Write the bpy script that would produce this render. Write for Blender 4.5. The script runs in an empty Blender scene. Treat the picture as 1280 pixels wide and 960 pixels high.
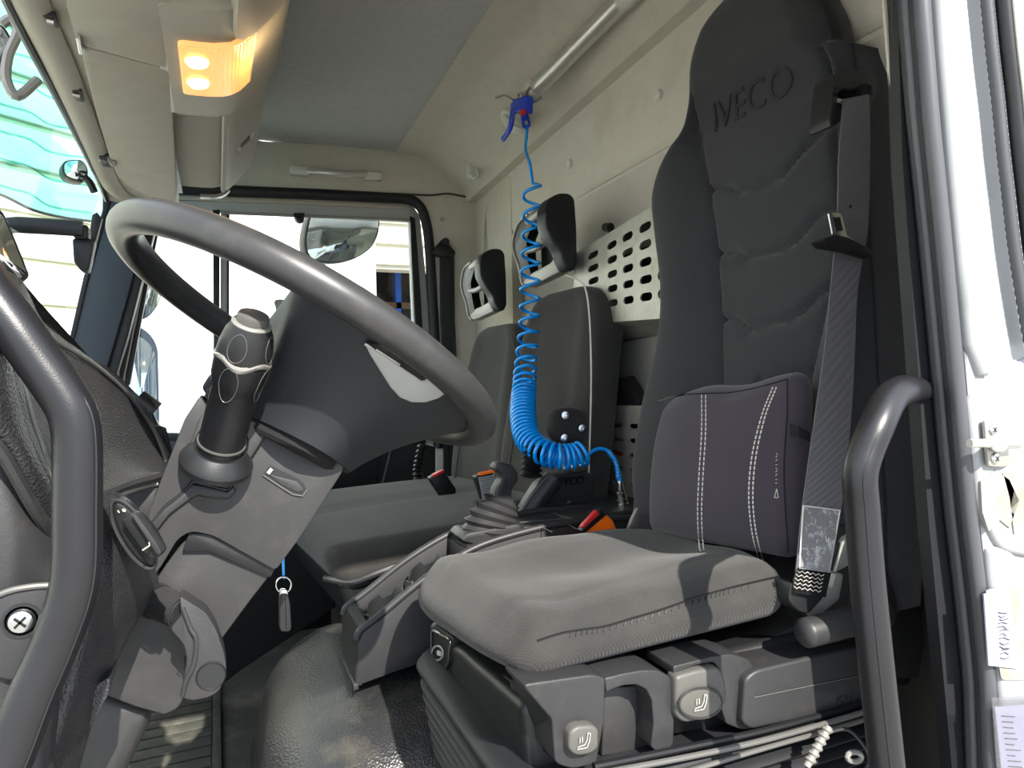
import bpy, bmesh, math, random
from mathutils import Vector, Matrix
from math import sin, cos, pi, radians, sqrt
random.seed(4)
V = Vector
scn = bpy.context.scene
# ------------------------------------------------------------------ camera
FPX = 870.0; YAW = radians(23); PIT = radians(.8); ROL = radians(1.07)
CF = V((sin(YAW)*cos(PIT), cos(YAW)*cos(PIT), -sin(PIT)))
_R0 = V((cos(YAW), -sin(YAW), 0)); _U0 = _R0.cross(CF)
CR = _R0*cos(ROL) - _U0*sin(ROL); CU = _R0*sin(ROL) + _U0*cos(ROL)
cd = bpy.data.cameras.new('camera'); cam = bpy.data.objects.new('camera', cd)
scn.collection.objects.link(cam); scn.camera = cam
cd.sensor_width = 36.0; cd.lens = FPX/1280*36.0; cd.clip_start = .01; cd.clip_end = 300
cam.matrix_world = Matrix(((CR.x, CU.x, -CF.x, 0), (CR.y, CU.y, -CF.y, 0), (CR.z, CU.z, -CF.z, 0), (0, 0, 0, 1)))
# ------------------------------------------------------------------ world, sun, exposure
wd = bpy.data.worlds.new('world'); scn.world = wd; wd.use_nodes = True
nt = wd.node_tree; nt.nodes.clear()
wo = nt.nodes.new('ShaderNodeOutputWorld'); bgn = nt.nodes.new('ShaderNodeBackground')
tc = nt.nodes.new('ShaderNodeTexCoord'); nz = nt.nodes.new('ShaderNodeTexNoise'); cr = nt.nodes.new('ShaderNodeValToRGB')
nz.inputs['Scale'].default_value = 2.2; nz.inputs['Detail'].default_value = 6
cr.color_ramp.elements[0].position = .42; cr.color_ramp.elements[0].color = (.48, .64, .92, 1)
cr.color_ramp.elements[1].position = .62; cr.color_ramp.elements[1].color = (1, .985, .95, 1)
nt.links.new(tc.outputs['Generated'], nz.inputs['Vector']); nt.links.new(nz.outputs['Fac'], cr.inputs['Fac'])
nt.links.new(cr.outputs['Color'], bgn.inputs['Color']); nt.links.new(bgn.outputs['Background'], wo.inputs['Surface'])
bgn.inputs['Strength'].default_value = 1.5
sl = bpy.data.lights.new('sun', 'SUN'); sl.energy = 6.2; sl.angle = radians(.6); sl.color = (1, .95, .87)
sun = bpy.data.objects.new('sun', sl); scn.collection.objects.link(sun)
SUND = V((-.10, 1.2, -1.0)).normalized()
sun.rotation_euler = (-SUND).to_track_quat('Z', 'Y').to_euler()
vs = scn.view_settings
scn.display_settings.display_device = 'sRGB'
vs.view_transform = 'Standard'; vs.look = 'None'; vs.gamma = 1.0; vs.exposure = 0.95; vs.use_curve_mapping = False

# ------------------------------------------------------------------ maths helpers
def ray(px, py): return CF + CR*((px-640)/FPX) + CU*((480-py)/FPX)
def onx(px, py, v): r = ray(px, py); return r*(v/r.x)
def ony(px, py, v): r = ray(px, py); return r*(v/r.y)
def onz(px, py, v): r = ray(px, py); return r*(v/r.z)
def onp(px, py, p0, n): r = ray(px, py); return r*(p0.dot(n)/r.dot(n))
def plane3(a, b, c):
    n = (b-a).cross(c-a).normalized(); return (a, n)
def at(px, py, pl):
    if isinstance(pl, (int, float)): return ony(px, py, pl)
    if pl[0] == 'x': return onx(px, py, pl[1])
    if pl[0] == 'y': return ony(px, py, pl[1])
    if pl[0] == 'z': return onz(px, py, pl[1])
    return onp(px, py, pl[0], pl[1])
def rnd(pts, r, n=4):
    """fillet the corners of a closed 2D outline"""
    out = []; N = len(pts)
    for i in range(N):
        p = V(pts[i][:2]); a = V(pts[i-1][:2]); b = V(pts[(i+1) % N][:2])
        rr = pts[i][2] if len(pts[i]) > 2 else r
        da = (a-p).length; db = (b-p).length; k = min(rr, da*.48, db*.48)
        if k < .3 : out.append(tuple(p)); continue
        A = p+(a-p).normalized()*k; B = p+(b-p).normalized()*k
        for j in range(n+1):
            t = j/n; q = A*(1-t)**2+p*2*t*(1-t)+B*t*t; out.append((q.x, q.y))
    return out
def cat(pts, n=6, closed=False):
    P = [V(p) for p in pts]; N = len(P); out = []
    rng = range(N) if closed else range(N-1)
    for i in rng:
        p1 = P[i]; p2 = P[(i+1) % N]
        p0 = P[i-1] if (i > 0 or closed) else p1+(p1-p2); p3 = P[(i+2) % N] if (i+2 < N or closed) else p2+(p2-p1)
        for j in range(n):
            t = j/n
            out.append(.5*((2*p1)+(p2-p0)*t+(2*p0-5*p1+4*p2-p3)*t*t+(3*p1-p0-3*p2+p3)*t**3))
    if not closed: out.append(P[-1])
    return out
def lerp(a, b, t): return a+(b-a)*t
def sst(a, b, x):
    t = max(0., min(1., (x-a)/(b-a))); return t*t*(3-2*t)
def tab(rows, x):
    """piecewise linear table rows=[(x, v...)] sorted"""
    if x <= rows[0][0]: return rows[0][1:]
    for a, b in zip(rows, rows[1:]):
        if x <= b[0]:
            t = (x-a[0])/(b[0]-a[0]); return tuple(lerp(p, q, t) for p, q in zip(a[1:], b[1:]))
    return rows[-1][1:]

# ------------------------------------------------------------------ materials
def srgb(r, g, b):
    f = lambda c: (c/255/12.92) if c/255 <= .04045 else ((c/255+.055)/1.055)**2.4
    return (f(r), f(g), f(b), 1)
def mat(name, col, rough=.5, metal=0, bump=None, var=None, coat=0, spec=.5, trans=0, ior=1.45, alpha=1, emit=None, sheen=0):
    m = bpy.data.materials.new(name); m.use_nodes = True; n = m.node_tree; b = n.nodes['Principled BSDF']
    c = srgb(*col); b.inputs['Base Color'].default_value = c
    b.inputs['Roughness'].default_value = rough; b.inputs['Metallic'].default_value = metal
    b.inputs['Coat Weight'].default_value = coat; b.inputs['Specular IOR Level'].default_value = spec
    b.inputs['Transmission Weight'].default_value = trans; b.inputs['IOR'].default_value = ior; b.inputs['Alpha'].default_value = alpha
    b.inputs['Sheen Weight'].default_value = sheen
    if emit: b.inputs['Emission Color'].default_value = srgb(*emit[0]); b.inputs['Emission Strength'].default_value = emit[1]
    tcn = n.nodes.new('ShaderNodeTexCoord'); src = tcn.outputs['Object']
    if var:   # (scale, second colour, amount-low, amount-high)
        t = n.nodes.new('ShaderNodeTexNoise'); t.inputs['Scale'].default_value = var[0]; t.inputs['Detail'].default_value = 8; t.inputs['Roughness'].default_value = .65
        r = n.nodes.new('ShaderNodeValToRGB'); r.color_ramp.elements[0].position = var[2]; r.color_ramp.elements[1].position = var[3]
        r.color_ramp.elements[0].color = c; r.color_ramp.elements[1].color = srgb(*var[1])
        n.links.new(src, t.inputs['Vector']); n.links.new(t.outputs['Fac'], r.inputs['Fac']); n.links.new(r.outputs['Color'], b.inputs['Base Color'])
    if bump:  # list of (kind, scale, strength)
        prev = None
        for kind, sc, st in bump:
            if kind == 'noise':
                t = n.nodes.new('ShaderNodeTexNoise'); t.inputs['Scale'].default_value = sc; t.inputs['Detail'].default_value = 3; o = t.outputs['Fac']; n.links.new(src, t.inputs['Vector'])
            elif kind == 'voro':
                t = n.nodes.new('ShaderNodeTexVoronoi'); t.inputs['Scale'].default_value = sc; o = t.outputs['Distance']; n.links.new(src, t.inputs['Vector'])
            else:
                t = n.nodes.new('ShaderNodeTexWave'); t.inputs['Scale'].default_value = sc; t.bands_direction = kind[0] if kind != 'diag' else 'DIAGONAL'; o = t.outputs['Fac']; n.links.new(src, t.inputs['Vector'])
            bp = n.nodes.new('ShaderNodeBump'); bp.inputs['Strength'].default_value = st; bp.inputs['Distance'].default_value = .002
            n.links.new(o, bp.inputs['Height'])
            if prev: n.links.new(prev.outputs['Normal'], bp.inputs['Normal'])
            prev = bp
        n.links.new(prev.outputs['Normal'], b.inputs['Normal'])
    return m
M = {}
M['liner'] = mat('liner', (192, 187, 174), .95, bump=[('noise', 420, .35)], var=(26, (184, 178, 164), .45, .75))
M['ceil'] = mat('ceil', (178, 178, 176), .95, bump=[('noise', 420, .35)], var=(60, (168, 168, 166), .4, .7))
M['wallfab'] = mat('wallfab', (198, 193, 182), .95, bump=[('noise', 300, .45)], var=(9, (184, 178, 165), .5, .8))
M['beige'] = mat('beige', (172, 166, 152), .6, bump=[('noise', 500, .12)])
M['beigefab'] = mat('beigefab', (166, 160, 147), .95, bump=[('X', 220, .25), ('noise', 300, .3)])
M['visor'] = mat('visor', (176, 170, 156), .75, bump=[('noise', 260, .18)], var=(20, (166, 159, 144), .4, .8))
M['plast'] = mat('plast', (42, 42, 43), .46, bump=[('noise', 700, .12)], var=(35, (56, 54, 51), .52, .85))
M['plastd'] = mat('plastd', (28, 29, 30), .42, bump=[('noise', 700, .1)])
M['colplast'] = mat('colplast', (43, 43, 43), .5, bump=[('noise', 900, .1)], var=(30, (56, 55, 53), .5, .8))
M['black'] = mat('black', (17, 18, 20), .42, bump=[('noise', 700, .1)])
M['rubber'] = mat('rubber', (26, 27, 30), .55, bump=[('noise', 900, .1)])
M['seal'] = mat('seal', (72, 73, 76), .42, bump=[('noise', 900, .1)])
M['leather'] = mat('leather', (43, 43, 45), .42, bump=[('voro', 420, .45)], var=(16, (60, 58, 54), .5, .85))
M['leathd'] = mat('leathd', (28, 29, 32), .45, bump=[('voro', 420, .45)])
M['tunnel'] = mat('tunnel', (38, 39, 40), .33, bump=[('voro', 230, .45)], var=(9, (80, 76, 66), .52, .8))
M['handle'] = mat('handle', (26, 26, 28), .36, bump=[('noise', 900, .08)])
M['wheel'] = mat('wheel', (48, 48, 48), .38, bump=[('noise', 900, .06)], var=(22, (70, 68, 65), .52, .85))
M['hub'] = mat('hub', (38, 41, 44), .5, bump=[('voro', 700, .12)])
M['seat'] = mat('seat', (44, 45, 49), .92, bump=[('diag', 85, .22), ('noise', 700, .35)], sheen=.15)
M['seatbol'] = mat('seatbol', (36, 37, 41), .92, bump=[('diag', 85, .22), ('noise', 700, .3)], sheen=.1)
M['cush'] = mat('cush', (42, 41, 40), .95, bump=[('diag', 120, .22), ('noise', 450, .6)], var=(9, (55, 52, 48), .45, .75), sheen=.1)
M['pseat'] = mat('pseat', (46, 44, 42), .95, bump=[('noise', 500, .5)], var=(10, (56, 53, 48), .45, .75), sheen=.1)
M['pillow'] = mat('pillow', (53, 46, 57), .9, bump=[('noise', 500, .2)], var=(7, (57, 51, 59), .4, .7), sheen=.2)
M['pillowt'] = mat('pillowt', (70, 58, 98), .8, sheen=.2)
M['stitch'] = mat('stitch', (205, 200, 190), .8)
M['belt'] = mat('belt', (92, 91, 94), .6, bump=[('Y', 160, .35)])
M['belt2'] = mat('belt2', (40, 41, 44), .7, bump=[('Y', 160, .35)])
M['chrome'] = mat('chrome', (200, 200, 200), .22, 1)
M['steel'] = mat('steel', (178, 176, 168), .45, .65, bump=[('noise', 60, .08)], var=(14, (150, 146, 136), .45, .8))
M['satin'] = mat('satin', (205, 203, 196), .3, .6)
M['dkmetal'] = mat('dkmetal', (96, 95, 92), .4, .3)
M['silver'] = mat('silver', (140, 138, 132), .38, .35)
M['white'] = mat('white', (232, 234, 232), .35, coat=.2, var=(6, (205, 208, 204), .5, .8))
M['trimgrey'] = mat('trimgrey', (204, 203, 196), .55)
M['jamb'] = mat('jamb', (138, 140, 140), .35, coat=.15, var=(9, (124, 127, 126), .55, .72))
M['lgrey'] = mat('lgrey', (158, 159, 156), .5)
M['paddle'] = mat('paddle', (78, 77, 73), .5, bump=[('noise', 500, .1)])
M['blue'] = mat('blue', (8, 58, 190), .35, coat=.2)
M['hose'] = mat('hose', (0, 150, 238), .2, coat=.4)
M['red'] = mat('red', (196, 36, 40), .4)
M['orange'] = mat('orange', (255, 112, 18), .35, coat=.3, bump=[('noise', 60, .8)])
M['paper'] = mat('paper', (152, 152, 168), .8)
M['ink'] = mat('ink', (60, 60, 66), .8)
M['icon'] = mat('icon', (176, 174, 162), .6)
M['rust'] = mat('rust', (124, 122, 110), .85, var=(22, (138, 139, 134), .42, .6))
M['mirror'] = mat('mirror', (225, 228, 232), .04, 1)
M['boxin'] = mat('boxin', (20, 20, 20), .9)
M['pillar'] = mat('pillar', (58, 66, 74), .6, bump=[('noise', 600, .12)])
M['corr'] = mat('corr', (236, 234, 222), .6)
M['trailer'] = mat('trailer', (244, 246, 244), .5)
M['asphalt'] = mat('asphalt', (140, 138, 132), .9, bump=[('noise', 20, .5)], var=(2, (160, 157, 150), .4, .7))
M['floor'] = mat('floor', (62, 60, 55), .85, bump=[('noise', 90, .4)], var=(10, (98, 94, 84), .5, .8))
M['matrub'] = mat('matrub', (66, 66, 60), .7, var=(14, (108, 104, 90), .5, .8), bump=[('noise', 150, .3)])
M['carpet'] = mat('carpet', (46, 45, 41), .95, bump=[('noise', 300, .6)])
M['wood'] = mat('wood', (96, 74, 52), .7)
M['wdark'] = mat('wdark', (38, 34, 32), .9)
M['olive'] = mat('olive', (176, 176, 150), .8)
M['cream'] = mat('cream', (206, 200, 184), .7)
M['blueob'] = mat('blueob', (20, 90, 190), .6)
M['label'] = mat('label', (120, 120, 120), .25, coat=.6, var=(60, (178, 178, 176), .5, .62))
M['cuff'] = mat('cuff', (170, 166, 158), .9, bump=[('Z', 120, .8)])
M['lens'] = mat('lens', (255, 205, 140), .25, emit=((255, 170, 90), .42))
M['bulb'] = mat('bulb', (255, 240, 200), .3, emit=((255, 222, 130), 3.5))
def glassmat(name, col, alpha):
    m = bpy.data.materials.new(name); m.use_nodes = True; n = m.node_tree; n.nodes.clear()
    o = n.nodes.new('ShaderNodeOutputMaterial'); t = n.nodes.new('ShaderNodeBsdfTransparent'); g = n.nodes.new('ShaderNodeBsdfGlossy'); x = n.nodes.new('ShaderNodeMixShader')
    t.inputs['Color'].default_value = col; g.inputs['Roughness'].default_value = .02; x.inputs[0].default_value = alpha
    n.links.new(t.outputs[0], x.inputs[1]); n.links.new(g.outputs[0], x.inputs[2]); n.links.new(x.outputs[0], o.inputs[0]); return m
M['glass'] = glassmat('glass', (.93, .97, .96, 1), .05)
M['teal'] = glassmat('teal', (.50, .78, .75, 1), .08)
M['plastic_film'] = glassmat('plastic_film', (.9, .9, .93, 1), .18)

# ------------------------------------------------------------------ mesh builders (world coordinates)
def mesh(verts, faces):
    bm = bmesh.new(); vs_ = [bm.verts.new(v) for v in verts]
    for f in faces:
        try: bm.faces.new([vs_[i] for i in f])
        except ValueError: pass
    return bm
def join(*bms):
    a = bms[0]
    for b in bms[1:]:
        me = bpy.data.meshes.new('tmp'); b.to_mesh(me); a.from_mesh(me); bpy.data.meshes.remove(me); b.free()
    return a
def prism(P, vec, bev=0, seg=2):
    n = len(P); vec = V(vec)
    bm = mesh([V(p) for p in P]+[V(p)+vec for p in P], [list(range(n))[::-1], list(range(n, 2*n))]+[[i, (i+1) % n, n+(i+1) % n, n+i] for i in range(n)])
    bmesh.ops.recalc_face_normals(bm, faces=bm.faces)
    if bev > 0:
        ed = [e for e in bm.edges if any(len(f.verts) > 4 or n == 4 for f in e.link_faces) and e.calc_face_angle(0) > .6]
        bmesh.ops.bevel(bm, geom=ed, offset=bev, segments=seg, affect='EDGES', profile=.5, clamp_overlap=True)
    return bm
def slab(px, pl, vec, bev=0, seg=2, r=0):
    if r: px = rnd(px, r)
    P = [at(p[0], p[1], pl) for p in px]
    return prism(P, vec, bev, seg)
def loft(secs, cap=True, close=True):
    n = len(secs[0]); vs_ = [v for s in secs for v in s]; fs = []
    m = n if close else n-1
    for k in range(len(secs)-1):
        for i in range(m):
            fs.append([k*n+i, k*n+(i+1) % n, (k+1)*n+(i+1) % n, (k+1)*n+i])
    if cap and close: fs.append(list(range(n))[::-1]); fs.append([(len(secs)-1)*n+i for i in range(n)])
    bm = mesh(vs_, fs); bmesh.ops.recalc_face_normals(bm, faces=bm.faces); return bm
def tube(path, r, seg=12, asp=1, updir=None, closed=False, cap=True):
    P = [V(p) for p in path]; N = len(P); secs = []; nrm = None
    for i in range(N):
        if closed: t = (P[(i+1) % N]-P[i-1]).normalized()
        else: t = (P[min(i+1, N-1)]-P[max(i-1, 0)]).normalized()
        if nrm is None:
            u = V(updir) if updir else (V((0, 0, 1)) if abs(t.z) < .9 else V((1, 0, 0)))
            nrm = (u-t*u.dot(t)).normalized()
        else: nrm = (nrm-t*nrm.dot(t)).normalized()
        b = t.cross(nrm); rr = r[i] if isinstance(r, (list, tuple)) else r
        secs.append([P[i]+nrm*(rr*cos(2*pi*j/seg))+b*(rr*asp*sin(2*pi*j/seg)) for j in range(seg)])
    if closed: secs.append(secs[0]); bm = loft(secs, cap=False); bmesh.ops.remove_doubles(bm, verts=bm.verts, dist=1e-6); return bm
    return loft(secs, cap=cap)
def capsule(a, b, r, seg=16, asp=1, k=.6):
    a = V(a); b = V(b); d = (b-a).normalized(); L = (b-a).length; ts = []; rs = []
    for j in range(6): an = pi/2*j/5; ts.append(r*k*(1-cos(an))); rs.append(max(r*sin(an), r*.02))
    ts2 = [L-t for t in ts[::-1]]
    return tube([a+d*t for t in ts+ts2], rs+rs[::-1], seg, asp)
def cyl(a, b, r, r2=None, seg=20, bev=0):
    bm = tube([V(a), V(b)], [r, r if r2 is None else r2], seg)
    if bev: bmesh.ops.bevel(bm, geom=[e for e in bm.edges if e.calc_face_angle(0) > .9], offset=bev, segments=2, affect='EDGES')
    return bm
def lathe(prof, o, ax, seg=28):
    o = V(o); ax = V(ax).normalized(); u = ax.orthogonal().normalized(); w = ax.cross(u)
    return loft([[o+ax*h+(u*cos(2*pi*j/seg)+w*sin(2*pi*j/seg))*max(r, 1e-4) for j in range(seg)] for r, h in prof])
def box(c, s, rot=None, bev=0):
    bm = bmesh.new(); bmesh.ops.create_cube(bm, size=1)
    for v in bm.verts: v.co = V((v.co.x*s[0], v.co.y*s[1], v.co.z*s[2]))
    if bev: bmesh.ops.bevel(bm, geom=list(bm.edges), offset=bev, segments=2, affect='EDGES')
    if rot: bmesh.ops.transform(bm, matrix=rot.to_4x4(), verts=bm.verts)
    bmesh.ops.translate(bm, vec=V(c), verts=bm.verts); return bm
def bbox(x0, x1, y0, y1, z0, z1, bev=0): return box(((x0+x1)/2, (y0+y1)/2, (z0+z1)/2), (x1-x0, y1-y0, z1-z0), None, bev)
def hexa(c, r, n=(8, 8, 3), fn=None):
    """rounded box mapped onto 8 corners c[i][j][k]; fn(u,v,w,P)->P"""
    dx = ((c[1][0][0]-c[0][0][0]).length+(c[1][1][1]-c[0][1][1]).length)/2
    dy = ((c[0][1][0]-c[0][0][0]).length+(c[1][1][1]-c[1][0][1]).length)/2
    dz = ((c[0][0][1]-c[0][0][0]).length+(c[1][1][1]-c[1][1][0]).length)/2
    H = (dx/2, dy/2, dz/2); R = min(r, *[h*.98 for h in H]); cs = []
    for h, k in zip(H, n):
        z = [-h+R*f for f in (0, .08, .25, .5, .8)]; inn = [lerp(-h+R, h-R, i/k) for i in range(k+1)]
        cs.append(z+inn+[-q for q in z[::-1]])
    vs_ = []; fs = []
    def P(x, y, z):
        p = V((x, y, z)); q = V([max(-h+R, min(h-R, a)) for a, h in zip(p, H)]); d = p-q
        if d.length > 1e-9: p = q+d.normalized()*R*min(1, max(abs(d.x), abs(d.y), abs(d.z))/R)
        u, v, w = [a/h for a, h in zip(p, H)]
        o = V((0, 0, 0))
        for i in (0, 1):
            for j in (0, 1):
                for k in (0, 1):
                    o += c[i][j][k]*((1+(2*i-1)*u)/2*(1+(2*j-1)*v)/2*(1+(2*k-1)*w)/2)
        return fn(u, v, w, o) if fn else o
    for a in range(3):
        b, e = [(1, 2), (0, 2), (0, 1)][a]
        for s in (-1, 1):
            base = len(vs_); nb = len(cs[b]); ne = len(cs[e])
            for i in range(nb):
                for j in range(ne):
                    q = [0, 0, 0]; q[a] = s*H[a]; q[b] = cs[b][i]; q[e] = cs[e][j]; vs_.append(P(*q))
            for i in range(nb-1):
                for j in range(ne-1): fs.append([base+i*ne+j, base+(i+1)*ne+j, base+(i+1)*ne+j+1, base+i*ne+j+1])
    bm = mesh(vs_, fs); bmesh.ops.remove_doubles(bm, verts=bm.verts, dist=2e-5); bmesh.ops.recalc_face_normals(bm, faces=bm.faces); return bm
def corners(x0, x1, y0, y1, z0, z1):
    return [[[V((x, y, z)) for z in (z0, z1)] for y in (y0, y1)] for x in (x0, x1)]
def ppath(pts, n=5): return cat([ony(p[0], p[1], p[2]) for p in pts], n)
def ribbon(L, Rr, th):
    secs = []
    for i, (a, b) in enumerate(zip(L, Rr)):
        t = (L[min(i+1, len(L)-1)]-L[max(i-1, 0)]); nn = t.cross(b-a).normalized()*th/2
        secs.append([a-nn, b-nn, b+nn, a+nn])
    return loft(secs)
def textbm(s, size, fn, ext=.0, subdiv=0, space=1.0, shear=0):
    cu = bpy.data.curves.new('t', 'FONT'); cu.body = s; cu.size = size; cu.extrude = ext; cu.align_x = 'CENTER'; cu.align_y = 'CENTER'; cu.space_character = space; cu.shear = shear; cu.resolution_u = 3
    o = bpy.data.objects.new('t', cu); scn.collection.objects.link(o)
    me = bpy.data.meshes.new_from_object(o.evaluated_get(bpy.context.evaluated_depsgraph_get()))
    bm = bmesh.new(); bm.from_mesh(me); bpy.data.objects.remove(o); bpy.data.curves.remove(cu); bpy.data.meshes.remove(me)
    if subdiv: bmesh.ops.triangulate(bm, faces=bm.faces); bmesh.ops.subdivide_edges(bm, edges=bm.edges, cuts=subdiv)
    for v in bm.verts: v.co = fn(v.co)
    return bm

# ------------------------------------------------------------------ object helpers
ORG = {}
COL = scn.collection
def obj(name, bm, m, parent=None, flat=38, **kw):
    if parent is not None: o0 = ORG[parent]
    else:
        xs = [v.co for v in bm.verts]; o0 = V(((min(v.x for v in xs)+max(v.x for v in xs))/2, (min(v.y for v in xs)+max(v.y for v in xs))/2, min(v.z for v in xs)))
    for v in bm.verts: v.co -= o0
    ang = radians(flat)
    for f in bm.faces: f.smooth = True
    for e in bm.edges: e.smooth = not (len(e.link_faces) == 2 and e.calc_face_angle(0) > ang)
    me = bpy.data.meshes.new(name); bm.to_mesh(me); bm.free()
    me.materials.append(M[m] if isinstance(m, str) else m)
    o = bpy.data.objects.new(name, me); COL.objects.link(o); ORG[o] = o0
    if parent is not None: o.parent = parent
    else: o.location = o0
    for k, v in kw.items(): o[k] = v
    return o
def thing(name, label, cat_, loc, group=None):
    o = bpy.data.objects.new(name, None); COL.objects.link(o); o.location = V(loc); ORG[o] = V(loc); o.empty_display_size = .05
    o['label'] = label; o['category'] = cat_
    if group: o['group'] = group
    return o
def tag(o, label, cat_, group=None):
    o['label'] = label; o['category'] = cat_
    if group: o['group'] = group
    return o
def struct(name, bm, m, parent=None, flat=38):
    o = obj(name, bm, m, parent, flat)
    if parent is None: o['kind'] = 'structure'
    return o
def dup(o, dloc=(0, 0, 0), parent=None, label=None):
    c = o.copy(); COL.objects.link(c); c.location = o.location+V(dloc); ORG[c] = ORG[o]
    if parent is not None: c.parent = parent
    if label: c['label'] = label
    for ch in [x for x in bpy.data.objects if x.parent == o]:
        d = dup(ch, (0, 0, 0), c)
    return c
def screw(c, ax, r, parent, m='chrome', name='screw'):
    """cross-head screw: domed head with a cross recess made of two dark bars"""
    c = V(c); ax = V(ax).normalized()
    h = obj(name, lathe([(r, -.001), (r, r*.15), (r*.85, r*.38), (r*.5, r*.5), (0, r*.52)], c, ax, 20), m, parent)
    u = ax.orthogonal().normalized(); w = ax.cross(u); q = c+ax*r*.5
    def bar(a, b): return prism([q+a*r*.55+b*r*.1, q-a*r*.55+b*r*.1, q-a*r*.55-b*r*.1, q+a*r*.55-b*r*.1], ax*r*.05)
    if parent.parent is None: obj('cross_recess', join(bar(u, w), bar(w, u)), 'black', h)
    return h
YF = 2.85      # passenger-side wall
YN = .50       # driver-side door opening
#@@SETTING
# ================================================================== SETTING: cab shell
struct('floor', bbox(-.52, 1.12, .52, 2.9, -1.04, -1.0), 'floor')
# rear wall and its cove, swept across the cab; the roof is slightly crowned (rises away from the passenger wall)
prof = [(.70, .925), (.80, .922), (.845, .908), (.875, .885), (.93, .84), (.985, .80), (.994, .790), (1.002, .775), (1.006, .757), (1.014, .748), (1.05, .745)]
def crown(y): return (2.85-max(y, .9))*.062
def cove(y): return [V((x, y, z+crown(y))) for x, z in prof]
ys = [2.88, 2.6, 2.3, 2.0, 1.7, 1.4, 1.1, .9, .7, .48]
def sheet(secs, vec):
    """thin solid from rows of points"""
    n = len(secs[0]); vec = V(vec)
    return loft([s+[p+vec for p in s[::-1]] for s in secs])
struct('trim_1', sheet([cove(y) for y in ys], (.02, 0, .03)), 'liner')
struct('ceiling', sheet([[V((-.40, y, .925+crown(y)*.98)), V((.1, y, .93+crown(y))), V((.72, y, .93+crown(y)))] for y in ys], (0, 0, .04)), 'ceil')
# main rear wall with a shallow pressed panel: ledge running across and a recess under it
def rw(y):
    c = crown(y)
    return [V((1.048, y, .76+c)), V((1.05, y, .72+c)), V((1.052, y, .60+c*.6)), V((1.052, y, .545+c*.5)), V((1.058, y, .535+c*.5)), V((1.066, y, .528+c*.5)), V((1.05, y, .515+c*.5)),
            V((1.05, y, .505+c*.5)), V((1.062, y, .49+c*.5)), V((1.085, y, .45)), V((1.09, y, .3)), V((1.09, y, -.6)), V((1.09, y, -1.02))]
wr = struct('wall_rear', sheet([rw(y) for y in (2.45, 2.2, 1.9, 1.6, 1.3, 1.0, .8, .5)], (.03, 0, 0)), 'wallfab')
def rwf(y):
    a = rw(y)
    return [V((1.05, y, p.z)) for i, p in enumerate(a)]
obj('corner_panel', sheet([rwf(y) for y in (2.88, 2.75, 2.6, 2.5, 2.452)], (.05, 0, 0)), 'liner', wr)
tt = tube(cat([ony(*p) for p in [(603, 350, 2.72), (604, 300, 2.72), (607, 268, 2.72), (616, 248, 2.66), (640, 230, 2.55), (664, 214, 2.42), (668, 216, 2.4), (669, 240, 2.4), (671, 262, 2.4)]], 4), .007, 8)
obj('pressed_bead', tt, 'liner', wr)
# thin shadow gap between cove and rear wall
# rivet caps
for i, (px, py) in enumerate([(823, 119), (712, 205), (823, 421)]):
    p = onx(px, py, 1.048 if i < 2 else 1.09)
    obj('rivet_cap', lathe([(.014, -.004), (.0145, .0), (.012, .006), (.006, .008), (0, .0085)], p, (-1, 0, 0), 20), 'trimgrey' if i < 2 else 'steel', wr)
# passenger-side wall: band over the door, pillar behind the door, lower part
outer = [(205, 150), (330, 176), (450, 182), (560, 186), (600, 188), (640, 190), (640, 760), (545, 760), (545, 560), (548, 470), (543, 380), (538, 300), (533, 275), (527, 256), (514, 247), (495, 244), (400, 240), (300, 236), (200, 232)]
wfp = struct('wall_far', slab(outer, YF, (0, .05, 0), .006), 'liner')
rim = ppath([(196, 234, YF), (300, 239, YF), (400, 243, YF), (480, 247, YF), (510, 249, YF), (524, 257, YF), (531, 272, YF), (536, 300, YF), (541, 380, YF), (546, 470, YF), (548, 560, YF)], 4)
obj('door_seal', tube(rim, .021, 10, updir=(0, 1, 0)), 'rubber', wfp)
obj('pillar_button', lathe([(.011, 0), (.010, .004), (0, .006)], ony(553, 274, YF), (0, -1, 0), 16), 'lgrey', wfp)
# cornice crease above the belt pillar
obj('liner_joint', tube(cat([ony(x, y, YF-.012) for x, y in [(508, 243), (540, 244), (560, 242), (585, 246), (604, 243)]], 4), .004, 6), 'plast', wfp)
# passenger door
dr = struct('door_1', slab([(150, 545), (520, 552), (548, 560), (548, 800), (150, 800)], YF+.01, (0, .05, 0), .004), 'plastd')
obj('window_surround', slab([(192, 238), (497, 249), (514, 253), (525, 270), (531, 330), (540, 470), (542, 556), (524, 553), (520, 470), (514, 330), (512, 276), (285, 264), (192, 262)], YF+.02, (0, .04, 0), .003), 'lgrey', dr)
obj('upper_frame_lip', slab([(200, 243), (400, 250), (512, 257), (512, 262), (400, 256), (200, 249)], YF+.012, (0, .01, 0), .002), 'beige', dr)
obj('window_channel', slab([(513, 270), (519, 273), (524, 340), (532, 470), (532, 556), (524, 556), (522, 470), (515, 330)], YF+.01, (0, .03, 0), .002), 'black', dr)
obj('sill_gasket', slab([(190, 541), (528, 548), (528, 556), (190, 550)], YF, (0, .03, 0), .002), 'rubber', dr)
obj('divider_bar', slab([(266, 262), (275, 262), (274, 470), (274, 550), (267, 550), (267, 470)], YF+.005, (0, .04, 0), .003), 'black', dr)
obj('divider_strip', slab([(276, 264), (284, 264), (283, 550), (275, 550)], YF+.02, (0, .03, 0), .002), 'lgrey', dr)
obj('divider_rubber', slab([(284, 264), (287, 264), (286, 550), (283, 550)], YF+.01, (0, .03, 0)), 'black', dr)
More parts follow.
